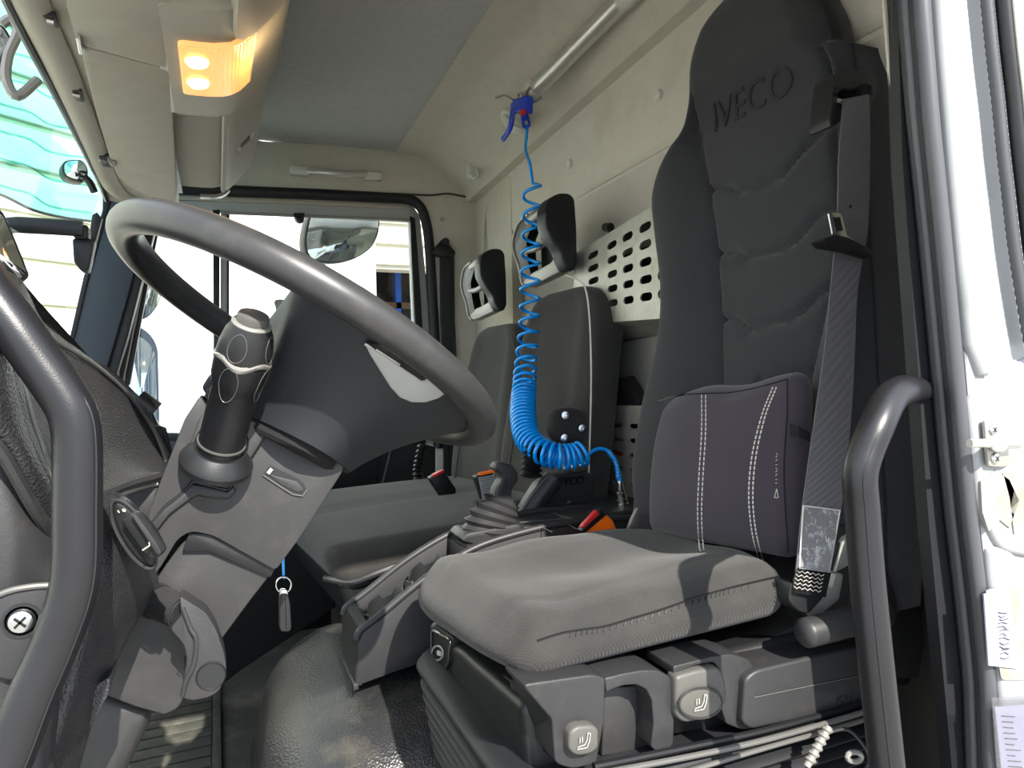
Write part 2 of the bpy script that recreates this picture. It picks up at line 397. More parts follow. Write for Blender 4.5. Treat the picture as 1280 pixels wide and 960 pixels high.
obj('front_channel', slab([(186, 258), (193, 258), (164, 420), (150, 490), (146, 484), (158, 410)], YF-.01, (0, .03, 0), .003), 'black', dr)
obj('front_strip', slab([(193, 262), (198, 264), (186, 330), (172, 400), (156, 478), (150, 490), (146, 484), (160, 410), (176, 330)], YF, (0, .03, 0), .002), 'silver', dr)
obj('front_gasket', slab([(198, 262), (203, 263), (188, 340), (175, 410), (162, 480), (157, 486), (156, 470), (170, 400), (184, 330)], YF, (0, .03, 0), .002), 'black', dr)
lk = obj('latch', join(lathe([(.016, 0), (.017, .01), (.014, .02), (0, .024)], ony(374, 275, YF), (0, -1, 0), 16), slab([(367, 266), (381, 266), (380, 276), (369, 276)], YF-.01, (0, .02, 0), .003)), 'black', dr)
obj('lower_panel', slab(rnd([(400, 560), (478, 556), (470, 622), (392, 640)], 6), YF-.02, (0, .03, 0), .006), 'plastd', dr)
obj('lower_ridge', tube(ppath([(490, 556, YF-.02), (482, 590, YF-.02), (472, 628, YF-.02)], 3), .008, 8), 'plast', dr)
g = struct('window_1', slab([(198, 262), (513, 274), (526, 480), (530, 552), (155, 548), (158, 480)], YF+.035, (0, .004, 0)), 'glass')
# serrated dust strip under the frame
obj('frame_edge_strip', tube(ppath([(280, 266, YF+.01), (400, 271, YF+.01), (512, 275, YF+.01)], 2), .006, 6), 'silver', dr)
# far windscreen pillar
pil = struct('trim_2', slab([(137, 250), (160, 252), (192, 258), (178, 300), (160, 370), (131, 470), (86, 436), (108, 346), (122, 300)], 2.72, (-.01, .09, 0), .006), 'pillar')
obj('edge_rubber', slab([(188, 258), (200, 262), (160, 420), (142, 482), (128, 470), (146, 410), (157, 350), (172, 300)], 2.74, (0, .06, 0), .006), 'black', pil)
obj('front_rubber', slab([(128, 238), (139, 250), (125, 300), (111, 348), (90, 436), (84, 434), (104, 346), (120, 290), (128, 262)], 2.715, (0, .05, 0), .004), 'black', pil)
obj('plug', lathe([(.012, 0), (.012, .005), (.008, .006), (.007, .003), (0, .003)], ony(160, 262, 2.71), (0, -1, 0), 16), 'black', pil)
# windscreen
def wsx(y, z): return -.33-(.62-z)*.28-.10*(1-((y-1.5)/1.3)**2)
wy = [.45+i*(2.68-.45)/14 for i in range(15)]; wz = [.66-.12*i for i in range(12)]
struct('window_2', sheet([[V((wsx(y, z), y, z)) for z in wz] for y in wy], (-.004, 0, 0)), 'glass')
# front bulkhead under the windscreen (keeps the street out of the footwell)
fb = struct('wall_front', sheet([[V((wsx(y, -.35)-.02, y, -.25-.05*(2.8-y) if y > 1.6 else -.31)), V((-.5, y, -.6)), V((-.5, y, -1.02))] for y in (.55, 1.0, 1.6, 2.2, 2.8)], (-.03, 0, 0)), 'plastd')
# windscreen header panel with its black edge line
hd = struct('trim_3', slab([(2, -80), (96, -90), (222, -90), (224, 262), (186, 260), (160, 256), (137, 251), (128, 236), (96, 176), (60, 96), (6, -6)], ('z', .60), (0, 0, .02), .002), 'beige')
obj('glass_edge', tube(cat([onz(x, y, .597) for x, y in [(-20, -60), (8, 0), (34, 52), (66, 112), (98, 174), (124, 226), (133, 250)]], 4), .008, 8), 'black', hd)
obj('header_roll', tube(cat([onz(x, y, .60) for x, y in [(22, -40), (42, 10), (72, 72), (96, 128), (118, 182), (140, 232), (168, 252)]], 5), .016, 10, asp=1.8, updir=(0, 0, 1)), 'beige', hd)
for x, y in [(62, 26), (94, 118), (128, 200)]:
    h = obj('clip_recess', join(slab(rnd([(x-9, y-6), (x+8, y-4), (x+12, y+10), (x-2, y+8)], 2), ('z', .585), (0, 0, .01), .001)), 'plast', hd)
    obj('clip', cyl(onz(x-4, y, .583), onz(x+5, y+2, .583), .005, seg=8), 'satin', h)
# outer shell panels that shade the cab: roof skin, unseen side rail lowered over the driver door to shade the belt, far outer skin
rs = struct('roof', join(bbox(-.42, 1.18, .46, 2.95, 1.16, 1.2), bbox(-.42, 1.18, .44, .50, .51, 1.2)), 'white')
# driver-side B-pillar: black inner channel, rubber lobes, white jamb
JP = [(-60, 0), (0, 0), (150, 12), (300, 27), (450, 41), (550, 50), (650, 60), (750, 72), (850, 82), (960, 86), (1060, 88)]
def jx(y0):  # offset of the jamb edge against the picture's top
    return tab([(a, b) for a, b in JP], y0)[0]
def jstrip(x0, x1, Y, vec, name, m, par, bev=.002, ysel=(-60, 1060)):
    yy = [-60, 0, 75, 150, 225, 300, 375, 450, 500, 550, 600, 650, 700, 750, 800, 850, 900, 960, 1060]; yy = [q for q in yy if ysel[0] <= q <= ysel[1]]
    L = [(x0+jx(q), q) for q in yy]; Rr = [(x1+jx(q), q) for q in yy[::-1]]
    P = [ony(a, b, Y) for a, b in L+Rr]
    return obj(name, prism(P, vec, bev), m, par)
bp = struct('wall_near', slab([(1118, -60), (1170, -60), (1190, 150), (1200, 450), (1236, 700), (1252, 960), (1256, 1060), (1196, 1060), (1190, 960), (1160, 640), (1143, 400), (1128, 200), (1122, 0)], .535, (.02, .03, 0)), 'rubber')
jstrip(1104, 1113, .56, (.01, .01, 0), 'headliner_edge', 'liner', bp, .001, (-60, 450))
def lobe(x, Y, r, name, m):
    yy = [-60, 0, 75, 150, 225, 300, 375, 450, 500, 550, 600, 650, 700, 750, 800, 850, 900, 960, 1060]
    obj(name, tube(cat([ony(x+jx(q), q, Y) for q in yy], 3), r, 10, updir=(1, 0, 0)), m, bp)
lobe(1118, .55, .0075, 'inner_lip', 'black'); lobe(1132, .525, .0052, 'seal_lip', 'seal'); lobe(1125, .53, .004, 'seal_groove', 'rubber')
lobe(1152, .505, .0085, 'seal_bulb', 'seal'); lobe(1141, .52, .007, 'seal_bulb', 'rubber'); lobe(1163, .505, .005, 'seal_lip', 'seal')
# white jamb
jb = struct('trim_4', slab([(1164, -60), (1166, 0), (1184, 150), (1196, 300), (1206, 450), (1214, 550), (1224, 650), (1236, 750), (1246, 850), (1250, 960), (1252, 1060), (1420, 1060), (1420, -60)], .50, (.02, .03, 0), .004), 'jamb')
obj('pressed_rib', slab([(1172, -60), (1198, -60), (1204, 60), (1216, 200), (1226, 330), (1236, 440), (1240, 470), (1228, 470), (1214, 430), (1204, 330), (1192, 200), (1180, 60)], .492, (0, .02, 0), .007, 3), 'jamb', jb)
obj('pressed_step', slab(rnd([(1212, 500), (1240, 470), (1300, 440), (1300, 700), (1252, 690), (1226, 640)], 14), .494, (0, .02, 0), .006, 3), 'jamb', jb)
obj('pressed_step', slab(rnd([(1236, 680), (1270, 690), (1300, 740), (1300, 1000), (1262, 1000), (1252, 860)], 14), .494, (0, .02, 0), .006, 3), 'jamb', jb)
for pts in ([(1226, 602), (1246, 588), (1262, 600), (1274, 626), (1262, 660), (1250, 650), (1236, 664), (1228, 640)], [(1254, 592), (1276, 590), (1284, 640), (1268, 668), (1262, 622)]):
    obj('peeled_patch', slab(pts, .4925, (0, .002, 0)), 'rust', jb)
obj('label_residue', slab(rnd([(1232, 738), (1268, 730), (1280, 760), (1286, 850), (1252, 850)], 5), .4925, (0, .001, 0)), 'rust', jb)
# outer body seal and edge of the cab beside the jamb
yy = [-60, 0, 60, 120, 180, 240, 300, 360, 430]
xs_ = [1228, 1234, 1240, 1247, 1253, 1260, 1267, 1276, 1288]
st = obj('side_seal', tube(cat([ony(a, b, .485) for a, b in zip(xs_, yy)], 12), [(.0068 if i % 2 else .0058) for i in range(12*8+1)], 10, updir=(1, 0, 0)), 'seal', jb)
obj('side_edge', tube(cat([ony(a+21, b, .475) for a, b in zip(xs_, yy)], 4), .0085, 10, updir=(1, 0, 0)), 'plastd', jb)
obj('side_flange', tube(cat([ony(a+37, b, .465) for a, b in zip(xs_, yy)], 4), .006, 10, updir=(1, 0, 0)), 'satin', jb)
# dark cab side wall between seat and pillar, under the passenger-side view of the driver's opening
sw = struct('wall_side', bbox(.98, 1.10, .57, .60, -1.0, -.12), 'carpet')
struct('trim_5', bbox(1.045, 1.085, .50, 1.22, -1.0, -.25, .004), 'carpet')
# ================================================================== OUTSIDE
struct('ground', bbox(-40, 40, -30, 60, -2.3, -2.2), 'asphalt')
# corrugated building seen through the windscreen
d1 = V((.78, .62, 0)).normalized(); p0 = ray(50, 400)*6.5; p0.z = 0; nrm1 = V((-d1.y, d1.x, 0))
cb = thing('building', 'pale corrugated metal building seen through the windscreen', 'building', p0+V((0, 0, -2.2)))
A0 = p0-d1*12; L1 = 15
for k in range(16):
    z = -2.2+k*.42
    b_ = prism([A0+V((0, 0, z)), A0+d1*L1+V((0, 0, z)), A0+d1*L1+V((0, 0, z+.36)), A0+V((0, 0, z+.36))], nrm1*.3, .01)
    obj('cladding_panel', b_, 'corr', cb)
obj('backing_wall', prism([A0+V((0, 0, -2.2))+nrm1*.03, A0+d1*L1+V((0, 0, -2.2))+nrm1*.03, A0+d1*L1+V((0, 0, 4.6))+nrm1*.03, A0+V((0, 0, 4.6))+nrm1*.03], nrm1*.3), 'olive', cb)
# white lorry body outside the passenger window
tl = thing('truck_trailer', 'white box body of a lorry parked outside the passenger window', 'truck', (0.2, 5.0, -2.2))
xr = ony(458, 350, 4.6).x
obj('box_body', bbox(-.55, xr, 4.6, 7.0, -.45, 3.2, .02), 'trailer', tl)
obj('edge_rail', bbox(xr-.04, xr+.06, 4.57, 4.62, -.5, 3.2, .01), 'satin', tl)
obj('lower_rail', bbox(-.55, xr+.02, 4.55, 4.62, -.52, -.40, .01), 'lgrey', tl)
obj('side_skirt', bbox(-.55, xr-.2, 4.62, 4.70, -1.5, -.5, .01), 'white', tl)
for x in (-.1,): obj('tyre', lathe([(.2, -.15), (.45, -.15), (.5, -.1), (.5, .1), (.45, .15), (.2, .15)], (x, 4.95, -1.7), (0, 1, 0)), 'rubber', tl)
# warehouse with racking behind
wh = thing('warehouse', 'cream warehouse with a dark open doorway beyond the passenger window', 'building', (3.4, 9.4, -2.2))
obj('fascia', bbox(0, 8, 9.3, 9.6, 1.45, 4.5), 'cream', wh)
for k in range(3): obj('fascia_band', bbox(0, 8, 9.24, 9.30, 1.5+k*.28, 1.68+k*.28, .01), 'cream', wh)
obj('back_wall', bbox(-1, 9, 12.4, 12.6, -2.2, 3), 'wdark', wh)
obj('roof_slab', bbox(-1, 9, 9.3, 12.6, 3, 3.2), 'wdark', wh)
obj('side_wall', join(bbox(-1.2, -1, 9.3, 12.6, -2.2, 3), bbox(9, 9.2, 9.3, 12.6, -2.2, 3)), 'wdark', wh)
rk = thing('pallet_rack', 'pallet racking with orange beams inside the dark doorway', 'rack', (3.4, 11.2, -2.2))
for z in (-.4, .35, 1.1): obj('rack_beam', bbox(.6, 6.4, 11.1, 11.2, z, z+.1), 'wood' if z > .5 else 'orange', rk)
for x in (1.4, 2.7, 4.0, 5.3): obj('upright', bbox(x, x+.09, 11.1, 11.3, -2.2, 2.2), 'blueob', rk)
tag(obj('crate', join(bbox(3.0, 3.45, 10.6, 11.0, -.25, .55, .02)), 'blueob'), 'bright blue crate low in the warehouse doorway', 'crate')
# exterior tinted sun visor in front of the windscreen
vpx = [(-60, 225), (0, 243), (40, 262), (80, 272), (127, 278), (150, 262), (150, 120), (60, -60), (-60, -60)]
vz = []
sv = thing('exterior_sun_visor', 'teal tinted visor hung outside across the top of the windscreen', 'sun visor', (-.62, 1.9, .25))
vpl = plane3(ony(0, 243, 2.4), ony(127, 278, 2.95), ony(60, 0, 2.55))
def vis(px, py): return at(px, py, vpl)
sheetbm = prism([vis(*p) for p in cat([V(p+(0,)) for p in vpx[:5]], 5) and [(q.x, q.y) for q in cat([V(p+(0,)) for p in vpx[:5]], 5)]+vpx[5:]], (-.004, 0, 0))
obj('visor_sheet', sheetbm, 'teal', sv)
obj('visor_rim', tube([vis(q.x, q.y) for q in cat([V(p+(0,)) for p in vpx[:5]], 5)], .005, 8), 'black', sv)
for k in range(9):
    y0 = -40+k*34
    obj('moulded_rib', tube([vis(q.x, q.y)+V((.004, 0, 0)) for q in cat([V((-50, y0-22, 0)), V((0, y0, 0)), V((35, y0+10, 0)), V((62, y0+26, 0)), V((112, y0+34, 0))], 5)], .0035, 6, asp=.6), 'teal', sv)
# mirrors ---------------------------------------------------------------
def mirror(px, Y, name, label, vec=(-.02, .06, 0), inner=.86, body='plastd'):
    cx = sum(p[0] for p in px)/len(px); cy = sum(p[1] for p in px)/len(px)
    P = rnd(px, 14, 5)
    base = ony(cx, cy, Y)
    t = thing(name, label, 'mirror', base-V((0, 0, .1)))
    obj('housing', slab(P, Y, vec, .008), body, t)
    Q = [((x-cx)*inner+cx, (y-cy)*inner+cy) for x, y in P]
    # slightly domed glass
    n = len(Q); c3 = ony(cx, cy, Y-.03); rings = [[ony(cx+(q[0]-cx)*s, cy+(q[1]-cy)*s, Y-.004-.026*(1-s*s)) for q in Q] for s in (1, .8, .6, .4, .2, .02)]
    obj('mirror_glass', loft(rings), 'mirror', t)
    return t
m1 = mirror([(-70, 255), (2, 258), (16, 290), (38, 345), (30, 352), (-10, 348), (-70, 330)], 1.95, 'front_mirror', 'wide mirror outside the windscreen, cut by the left edge', inner=.9)
ap = [ony(x, y, 2.2) for x, y in [(10, 282), (22, 281), (60, 283), (104, 286)]]
obj('mirror_arm', tube(ap, .022, 10, asp=.6), 'plastd', m1)
obj('arm_knuckle', slab(rnd([(88, 280), (110, 281), (110, 298), (92, 298)], 4), 2.2, (0, .05, 0), .006), 'plastd', m1)
obj('arm_bracket', slab(rnd([(90, 298), (104, 296), (118, 300), (110, 340), (102, 340), (92, 328)], 4), 2.22, (0, .05, 0), .006), 'plastd', m1)
obj('bracket_post', slab([(115, 268), (121, 265), (127, 272), (112, 330), (110, 300)], 2.3, (0, .03, 0), .004), 'plastd', m1)
m2 = mirror([(-60, 30), (4, 28), (14, 45), (22, 60), (10, 78), (2, 98), (-60, 80)], 1.9, 'upper_mirror', 'mirror on a bent tube arm at the top left behind the teal visor')
obj('mirror_arm', tube(ppath([(2, 30, 1.88), (14, 24, 1.88), (22, 40, 1.88), (10, 70, 1.88), (8, 100, 1.88), (22, 120, 1.88), (48, 100, 1.9)], 5), .011, 8), 'silver', m2)
m3 = mirror([(78, 200), (104, 198), (112, 212), (108, 226), (92, 226), (78, 218)], 2.3, 'round_mirror', 'small oval mirror showing through the teal visor near its lower right corner')
obj('mirror_arm', tube(ppath([(104, 220, 2.3), (112, 228, 2.3), (118, 240, 2.3)], 3), .01, 8), 'black', m3)
m4 = mirror([(178, 325), (198, 330), (206, 352), (200, 380), (184, 400), (160, 400), (166, 350)], 3.15, 'wide_angle_mirror', 'rounded wide angle mirror outside the passenger window, above the tall mirror', inner=.92, body='plast')
m5 = mirror([(158, 400), (186, 414), (198, 432), (200, 520), (196, 600), (140, 600), (150, 460)], 3.2, 'side_mirror', 'tall side mirror outside the passenger window, beside the front strip', inner=.84, body='plast')
m6 = mirror([(388, 262), (474, 262), (476, 285), (468, 308), (442, 326), (412, 330), (384, 324), (380, 300)], 2.98, 'kerb_mirror', 'domed kerb mirror hanging outside the top of the passenger window', inner=.95, body='black')
# ================================================================== OVERHEAD: console, lamp, sun visors, grips
# cross-section of the overhead console as a rounded polyline; s in 0..1 runs from the front underside round to the ceiling
_cs = [(-.13, .60), (-.06, .598), (.0, .60), (.03, .607), (.055, .632), (.12, .715), (.126, .76), (.119, .85), (.112, .94)]
_cc = cat([V((a, 0, b)) for a, b in _cs], 6)
_len = [0]
for a, b in zip(_cc, _cc[1:]): _len.append(_len[-1]+(b-a).length)
def csec(s, y, off=0):
    L = s*_len[-1]
    for i in range(len(_cc)-1):
        if L <= _len[i+1]+1e-9: break
    t = (L-_len[i])/(_len[i+1]-_len[i]); p = lerp(_cc[i], _cc[i+1], t); d = (_cc[i+1]-_cc[i]).normalized()
    n = V((d.z, 0, -d.x)); q = p+n*off; q.y = y; return q
def patch(s0, s1, y0, y1, off, th, rc=.02, ns=14, ny=12, m=None, edge=None):
    """rounded-corner shell following the console section"""
    L = _len[-1]; secs = []
    outer = []
    def P(u, v, o):   # u across the section, v along y in [0,1], superellipse corner rounding
        return csec(lerp(s0, s1, u), lerp(y0, y1, v), o)
    w = (s1-s0)*L; h = y1-y0; r = min(rc, w*.48, h*.48)
    rows = []
    vsn = [0, .3, .6, .85, 1]
    ylist = [r*(1-cos(a*pi/2)) for a in vsn]+[lerp(r, h-r, i/ny) for i in range(1, ny)]+[h-r*(1-cos(a*pi/2)) for a in vsn[::-1]]
    for yy_ in ylist:
        e = min(yy_, h-yy_)
        ins = (r-sqrt(max(0, r*r-(r-e)**2))) if e < r else 0
        row = []
        bev = min(th*.6, .004)
        for k in range(ns+1):
            x = lerp(ins, w-ins, k/ns); row.append(csec(s0+x/L, y0+yy_, off))
        lo = [csec(s0+lerp(ins, w-ins, k/ns)/L, y0+yy_, off-th) for k in range(ns+1)]
        rows.append(row+lo[::-1])
    bm = loft(rows)
    return bm
oc = thing('overhead_console', 'grey-beige storage console above the windscreen holding the lit lamp', 'console', (.0, 1.6, .60))
secs = []
for y, k in [(.50, 0), (1.2, 0), (1.9, 0), (2.32, 0), (2.42, .06), (2.50, .16), (2.56, .34), (2.58, .5)]:
    pts = [csec(i/16, y) for i in range(17)]
    c = V((-.02, y, .99))
    pts = [lerp(p, V((min(p.x, .02), y, max(p.z, .80))), k) for p in pts]
    secs.append(pts+[V((-.13, y, .985))])
obj('body', loft(secs), 'beigefab', oc, 50)
obj('visor_gap', patch(.055, .085, .6, 2.45, .004, .004, .002), 'black', oc)
# side profile end facing the windscreen handled by body; door panel with latch
dp = obj('storage_door', patch(.31, .55, 1.66, 2.40, .014, .014, .03), 'beige', oc)
obj('door_edge', patch(.295, .31, 1.66, 2.40, .012, .012, .002), 'visor', dp)
obj('latch_slot', patch(.40, .47, 2.02, 2.06, .0155, .004, .004, 4, 3), 'plast', dp)
obj('latch', patch(.47, .495, 2.00, 2.05, .018, .004, .004, 4, 3), 'satin', dp)
obj('latch', patch(.375, .40, 2.035, 2.075, .018, .004, .004, 4, 3), 'satin', dp)
obj('near_door', patch(.31, .55, .80, 1.0, .012, .012, .02), 'beige', oc)
lp = obj('lamp_housing', patch(.115, .62, 1.19, 1.67, .022, .022, .012), 'beige', oc, 30)
obj('housing_edge', patch(.09, .118, 1.19, 1.67, .020, .018, .004), 'trimgrey', lp)
obj('brow', patch(.30, .56, 1.10, 1.30, .034, .02, .04), 'beige', lp, 60)
obj('end_clip', patch(.18, .36, 2.47, 2.50, .006, .01, .004, 6, 3), 'silver', oc)
lamp = thing('ceiling_lamp', 'amber glowing courtesy lamp with ribbed lens on the overhead console', 'lamp', csec(.32, 1.4))
obj('lens', patch(.155, .37, 1.305, 1.53, .030, .010, .012, 18, 8), 'lens', lamp)
lr_ = obj('lens_ribs', join(*[patch(.16+k*.0081, .163+k*.0081, 1.312, 1.523, .0318, .003, .001, 1, 2) for k in range(26)]), 'lens', lamp); lr_['kind'] = 'stuff'
obj('lens_edge', patch(.362, .374, 1.305, 1.53, .031, .010, .002, 2, 4), 'satin', lamp)
for y in (1.365, 1.46):
    p = csec(.21, y, .034); obj('bulb', lathe([(.021, -.004), (.016, .004), (.008, .0065), (0, .007)], p, (.15, 0, -1), 18), 'bulb', lamp)
ll = bpy.data.lights.new('lamp_light', 'POINT'); ll.energy = .35; ll.color = (1, .68, .35); ll.shadow_soft_size = .04
lo_ = bpy.data.objects.new('lamp_light', ll); COL.objects.link(lo_); lo_.location = csec(.36, 1.40, .07)-ORG[lamp]; lo_.parent = lamp
pn = tag(obj('white_strip', prism([onz(354, -2, .87), onz(337, -2, .87), onz(331, 46, .87), onz(344, 57, .87)], (.012, 0, .01), .002), 'white'), 'white plastic strip beside the overhead console at the ceiling', 'strip')
# sun visors
def visor(px, name, label):
    t = thing(name, label, 'sun visor', onz(sum(p[0] for p in px)/len(px), sum(p[1] for p in px)/len(px), .59)); t['group'] = 'flip-down sun visors'
    obj('panel', slab(px, ('z', .578), (0, 0, .014), .004), 'visor', t); return t
v1 = visor(rnd([(74, -70), (206, -80), (209, 86), (106, 58), (94, 46), (84, 10)], 4), 'sun_visor', 'nearer grey sun visor, cut by the top edge of the picture')
v2 = visor([(104, 62), (108, 61), (211, 88), (214, 92), (221, 246), (219, 253), (206, 252), (180, 243), (158, 232), (146, 219), (139, 204), (120, 140), (104, 76)], 'sun_visor', 'farther grey sun visor with the rounded far corner')
for t, pts in ((v1, [(95, 48), (101, 47), (104, 63), (99, 66)]), (v2, [(134, 200), (144, 202), (145, 209), (138, 208)])):
    obj('hinge', slab(rnd(pts, 2), ('z', .574), (0, 0, .012), .002), 'silver', t)
obj('hinge_pin', cyl(onz(97, 46, .572), onz(101, 66, .572), .0035, seg=10), 'satin', v1)
# grab handle above the passenger door
gh = thing('ceiling_grip', 'pale strap grip handle over the passenger door', 'handle', ony(420, 215, YF))
for a in ([(362, 206), (387, 208), (387, 219), (362, 217)], [(456, 213), (478, 216), (478, 225), (456, 224)]):
    obj('mount', slab(rnd(a, 3), YF-.035, (0, .035, 0), .004), 'trimgrey', gh)
obj('grip', tube(ppath([(384, 213, YF-.03), (400, 214.5, YF-.05), (420, 216.5, YF-.055), (440, 217.5, YF-.05), (459, 218, YF-.03)], 4), .013, 12, asp=.6, updir=(0, 0, 1)), 'satin', gh)
# coat hook on the cove
hk = tag(obj('coat_hook', join(slab(rnd([(585, 206), (590, 202), (597, 214), (596, 222), (588, 224), (584, 220)], 3), 2.62, (0, .02, .0), .004), tube(ppath([(588, 219, 2.6), (592, 223, 2.58), (597, 220, 2.58), (596, 212, 2.6)], 4), .007, 8)), 'trimgrey'), 'small grey coat hook at the rear corner of the headliner', 'hook')
# rail along the rear wall
ra = onz(784, -6, .905); rb = onz(668, 112, .845)
rt = thing('rear_rail', 'thick white tube rail fixed across the top of the rear wall', 'rail', rb)
dr_ = (ra-rb).normalized()
obj('tube', cyl(rb+dr_*.0, ra+dr_*.1, .026, seg=24), 'satin', rt)
obj('end_ferrule', tube([rb+dr_*.02, rb-dr_*.01, rb-dr_*.03], [.0275, .031, .029], 20), 'trimgrey', rt)
obj('ring_collar', tube([ra-dr_*.02, ra+dr_*.03], [.029, .029], 20), 'trimgrey', rt)
fl = obj('mounting_flange', lathe([(.044, -.01), (.044, .008), (.036, .014), (.022, .016), (0, .016)], onx(640, 151, .925), V((-.75, 0, -.66)), 24), 'trimgrey', rt)
obj('bracket', slab(rnd([(624, 146), (630, 142), (642, 156), (652, 160), (650, 168), (636, 166)], 3), ('x', .89), (.008, 0, 0), .003), 'trimgrey', fl)
obj('clamp_wire', tube(cat([onx(*p) for p in [(662, 110, .86), (658, 116, .86), (662, 124, .87), (668, 128, .88), (676, 122, .88)]], 4), .004, 8), 'silver', rt)
# blow gun
bg = thing('air_blow_gun', 'bright blue air blow gun hanging from the end of the rail', 'blow gun', onx(652, 150, .84))
XG = .85
obj('gun_body', slab(rnd([(643, 123), (648, 121.5), (656, 118.6), (661, 120), (660.5, 134), (660, 142), (653, 142), (650.4, 137.6), (646, 138), (640, 143), (637.5, 136), (638, 129)], 2.5), ('x', XG), (.016, 0, 0), .005, 3), 'blue', bg)
obj('trigger', tube(cat([onx(*p) for p in [(642, 136, XG), (640, 148, XG), (638, 159, XG), (634, 167, XG), (629, 174, XG)]], 5), [.010]*14+[.009]*7, 10, asp=.8), 'blue', bg)
obj('band', cyl(onx(655, 139, XG), onx(656, 146.5, XG), .0115, seg=16), 'red', bg)
obj('coupling', cyl(onx(656, 146.5, XG), onx(658, 157, XG), .012, .013, seg=16), 'blue', bg)
obj('metal_nut', cyl(onx(657.5, 152, XG-.009), onx(658, 156, XG-.009), .005, seg=6), 'chrome', bg)
obj('nozzle', tube(cat([onx(*p) for p in [(642, 125, XG), (636, 121, XG), (630, 119, XG), (620, 122, XG)]], 4), .0035, 8), 'chrome', bg)
obj('hanger_hook', tube(cat([onx(*p) for p in [(650, 124, XG), (648, 119, XG), (651, 117, XG), (654, 121, XG)]], 4), .004, 8), 'chrome', bg)
# coiled hose -----------------------------------------------------------
XH, YH = .80, 1.79
ctrl = [(658, 160, .86, None), (656, 180, .85, None), (660, 200, .83, None)]
pts = [onx(659, 160, .855), onx(658, 172, .845), onx(657, 188, .835), onx(662, 204, .82)]
axis = cat([ony(*p) for p in [(665, 226, 1.79), (665, 280, 1.79), (663, 340, 1.79), (662, 400, 1.79), (658, 450, 1.76), (655, 490, 1.70), (654, 520, 1.62), (659, 546, 1.55), (674, 562, 1.49), (694, 570, 1.455), (714, 571, 1.445), (730, 566, 1.44)]], 10)
seglen = [0]
for a, b in zip(axis, axis[1:]): seglen.append(seglen[-1]+(b-a).length)
tot = seglen[-1]
def pitch(s):   # turn length along the axis
    q = s/tot
    return tab([(0, .059), (.2, .052), (.42, .046), (.52, .036), (.60, .022), (.68, .0145), (1, .0145)], q)[0]
ph = radians(-60); s = 0; hel = []
prevn = None
while s < tot:
    i = max(k for k in range(len(seglen)) if seglen[k] <= s); i = min(i, len(axis)-2)
    t = (s-seglen[i])/(seglen[i+1]-seglen[i]); c = lerp(axis[i], axis[i+1], t); d = (axis[i+1]-axis[i]).normalized()
    u = V((1, 0, 0)) if prevn is None else prevn
    u = (u-d*u.dot(d)).normalized(); prevn = u; w = d.cross(u)
    rr = tab([(0, .025), (.5, .028), (.7, .030), (1, .0275)], s/tot)[0]
    hel.append(c+u*rr*cos(ph)+w*rr*sin(ph))
    step = 2*pi/20; ph += step; s += pitch(s)/20
tail = [ony(*p) for p in [(736, 568, 1.44), (748, 561, 1.44), (760, 564, 1.435), (769, 576, 1.42), (773, 592, 1.41), (775, 604, 1.40)]]
hose = thing('coiled_air_hose', 'bright blue coiled air hose hanging from the blow gun to the console', 'hose', axis[-1]-V((0, 0, .05)))
obj('coil', tube(cat(pts+[hel[0]], 5)[:-1]+hel+cat([hel[-1]]+tail, 5)[1:], .0046, 8), 'hose', hose, 80)
sp = tail[2:]; hs = []
axc = cat(sp, 30); ph = 0
for i, c in enumerate(axc):
    d = (axc[min(i+1, len(axc)-1)]-axc[max(i-1, 0)]).normalized(); u = (V((0, 1, 0))-d*d.y).normalized(); w = d.cross(u)
    hs.append(c+(u*cos(i*.8)+w*sin(i*.8))*.0062)
obj('spring_guard', tube(hs, .0014, 6), 'hose', hose)
f0 = tail[-1]; fd = (ony(780, 643, 1.40)-f0).normalized()
obj('hose_fitting', lathe([(.0062, -.006), (.0075, 0), (.0075, .012), (.010, .013), (.010, .020), (.012, .022), (.012, .036), (.013, .037), (.013, .046), (.0145, .048), (.0145, .062), (.012, .064)], f0, fd, 18), 'chrome', hose, 30)
# ================================================================== PASSENGER SIDE SEATS
ps = thing('passenger_bench_seat', 'dark grey double passenger bench with two headrests beyond the centre console', 'seat', (.5, 2.0, -.62))
XS = .88
def pback(yo=0, zo=0):
    """backrest lofted from side outline; front face at X about .84"""
    rows = [(-.50, 1.54, 2.02, .80), (-.40, 1.53, 2.05, .80), (-.25, 1.51, 2.06, .81), (-.10, 1.51, 2.04, .83), (.03, 1.52, 2.02, .85), (.12, 1.525, 1.99, .865), (.18, 1.545, 1.96, .875), (.215, 1.58, 1.92, .885), (.232, 1.64, 1.86, .90)]
    secs = []
    N = 44
    for k, (z, y0, y1, xf) in enumerate(rows):
        th = .12 if k < len(rows)-2 else (.09 if k == len(rows)-2 else .05)
        cx, cy, a, b = xf+th/2, (y0+y1)/2, th/2, (y1-y0)/2; loop = []
        for j in range(N):
            an = 2*pi*j/N; cc_, ss = cos(an), sin(an); e = 2/4.5
            x = cx-a*(abs(cc_)**e)*(1 if cc_ > 0 else -1); y = cy+b*(abs(ss)**e)*(1 if ss > 0 else -1)
            v = (y-cy)/b
            if cc_ > 0.2: x += .018*(1-sst(.45, .8, abs(v)))*sst(0, .2, 1-abs(z+.15)/.4)
            loop.append(V((x, y+yo, z+zo)))
        secs.append(loop)
    # interpolate rows smoothly
    S2 = []
    for j in range(N): S2.append(cat([s[j] for s in secs], 4))
    return loft([[S2[j][k] for j in range(N)] for k in range(len(S2[0]))])
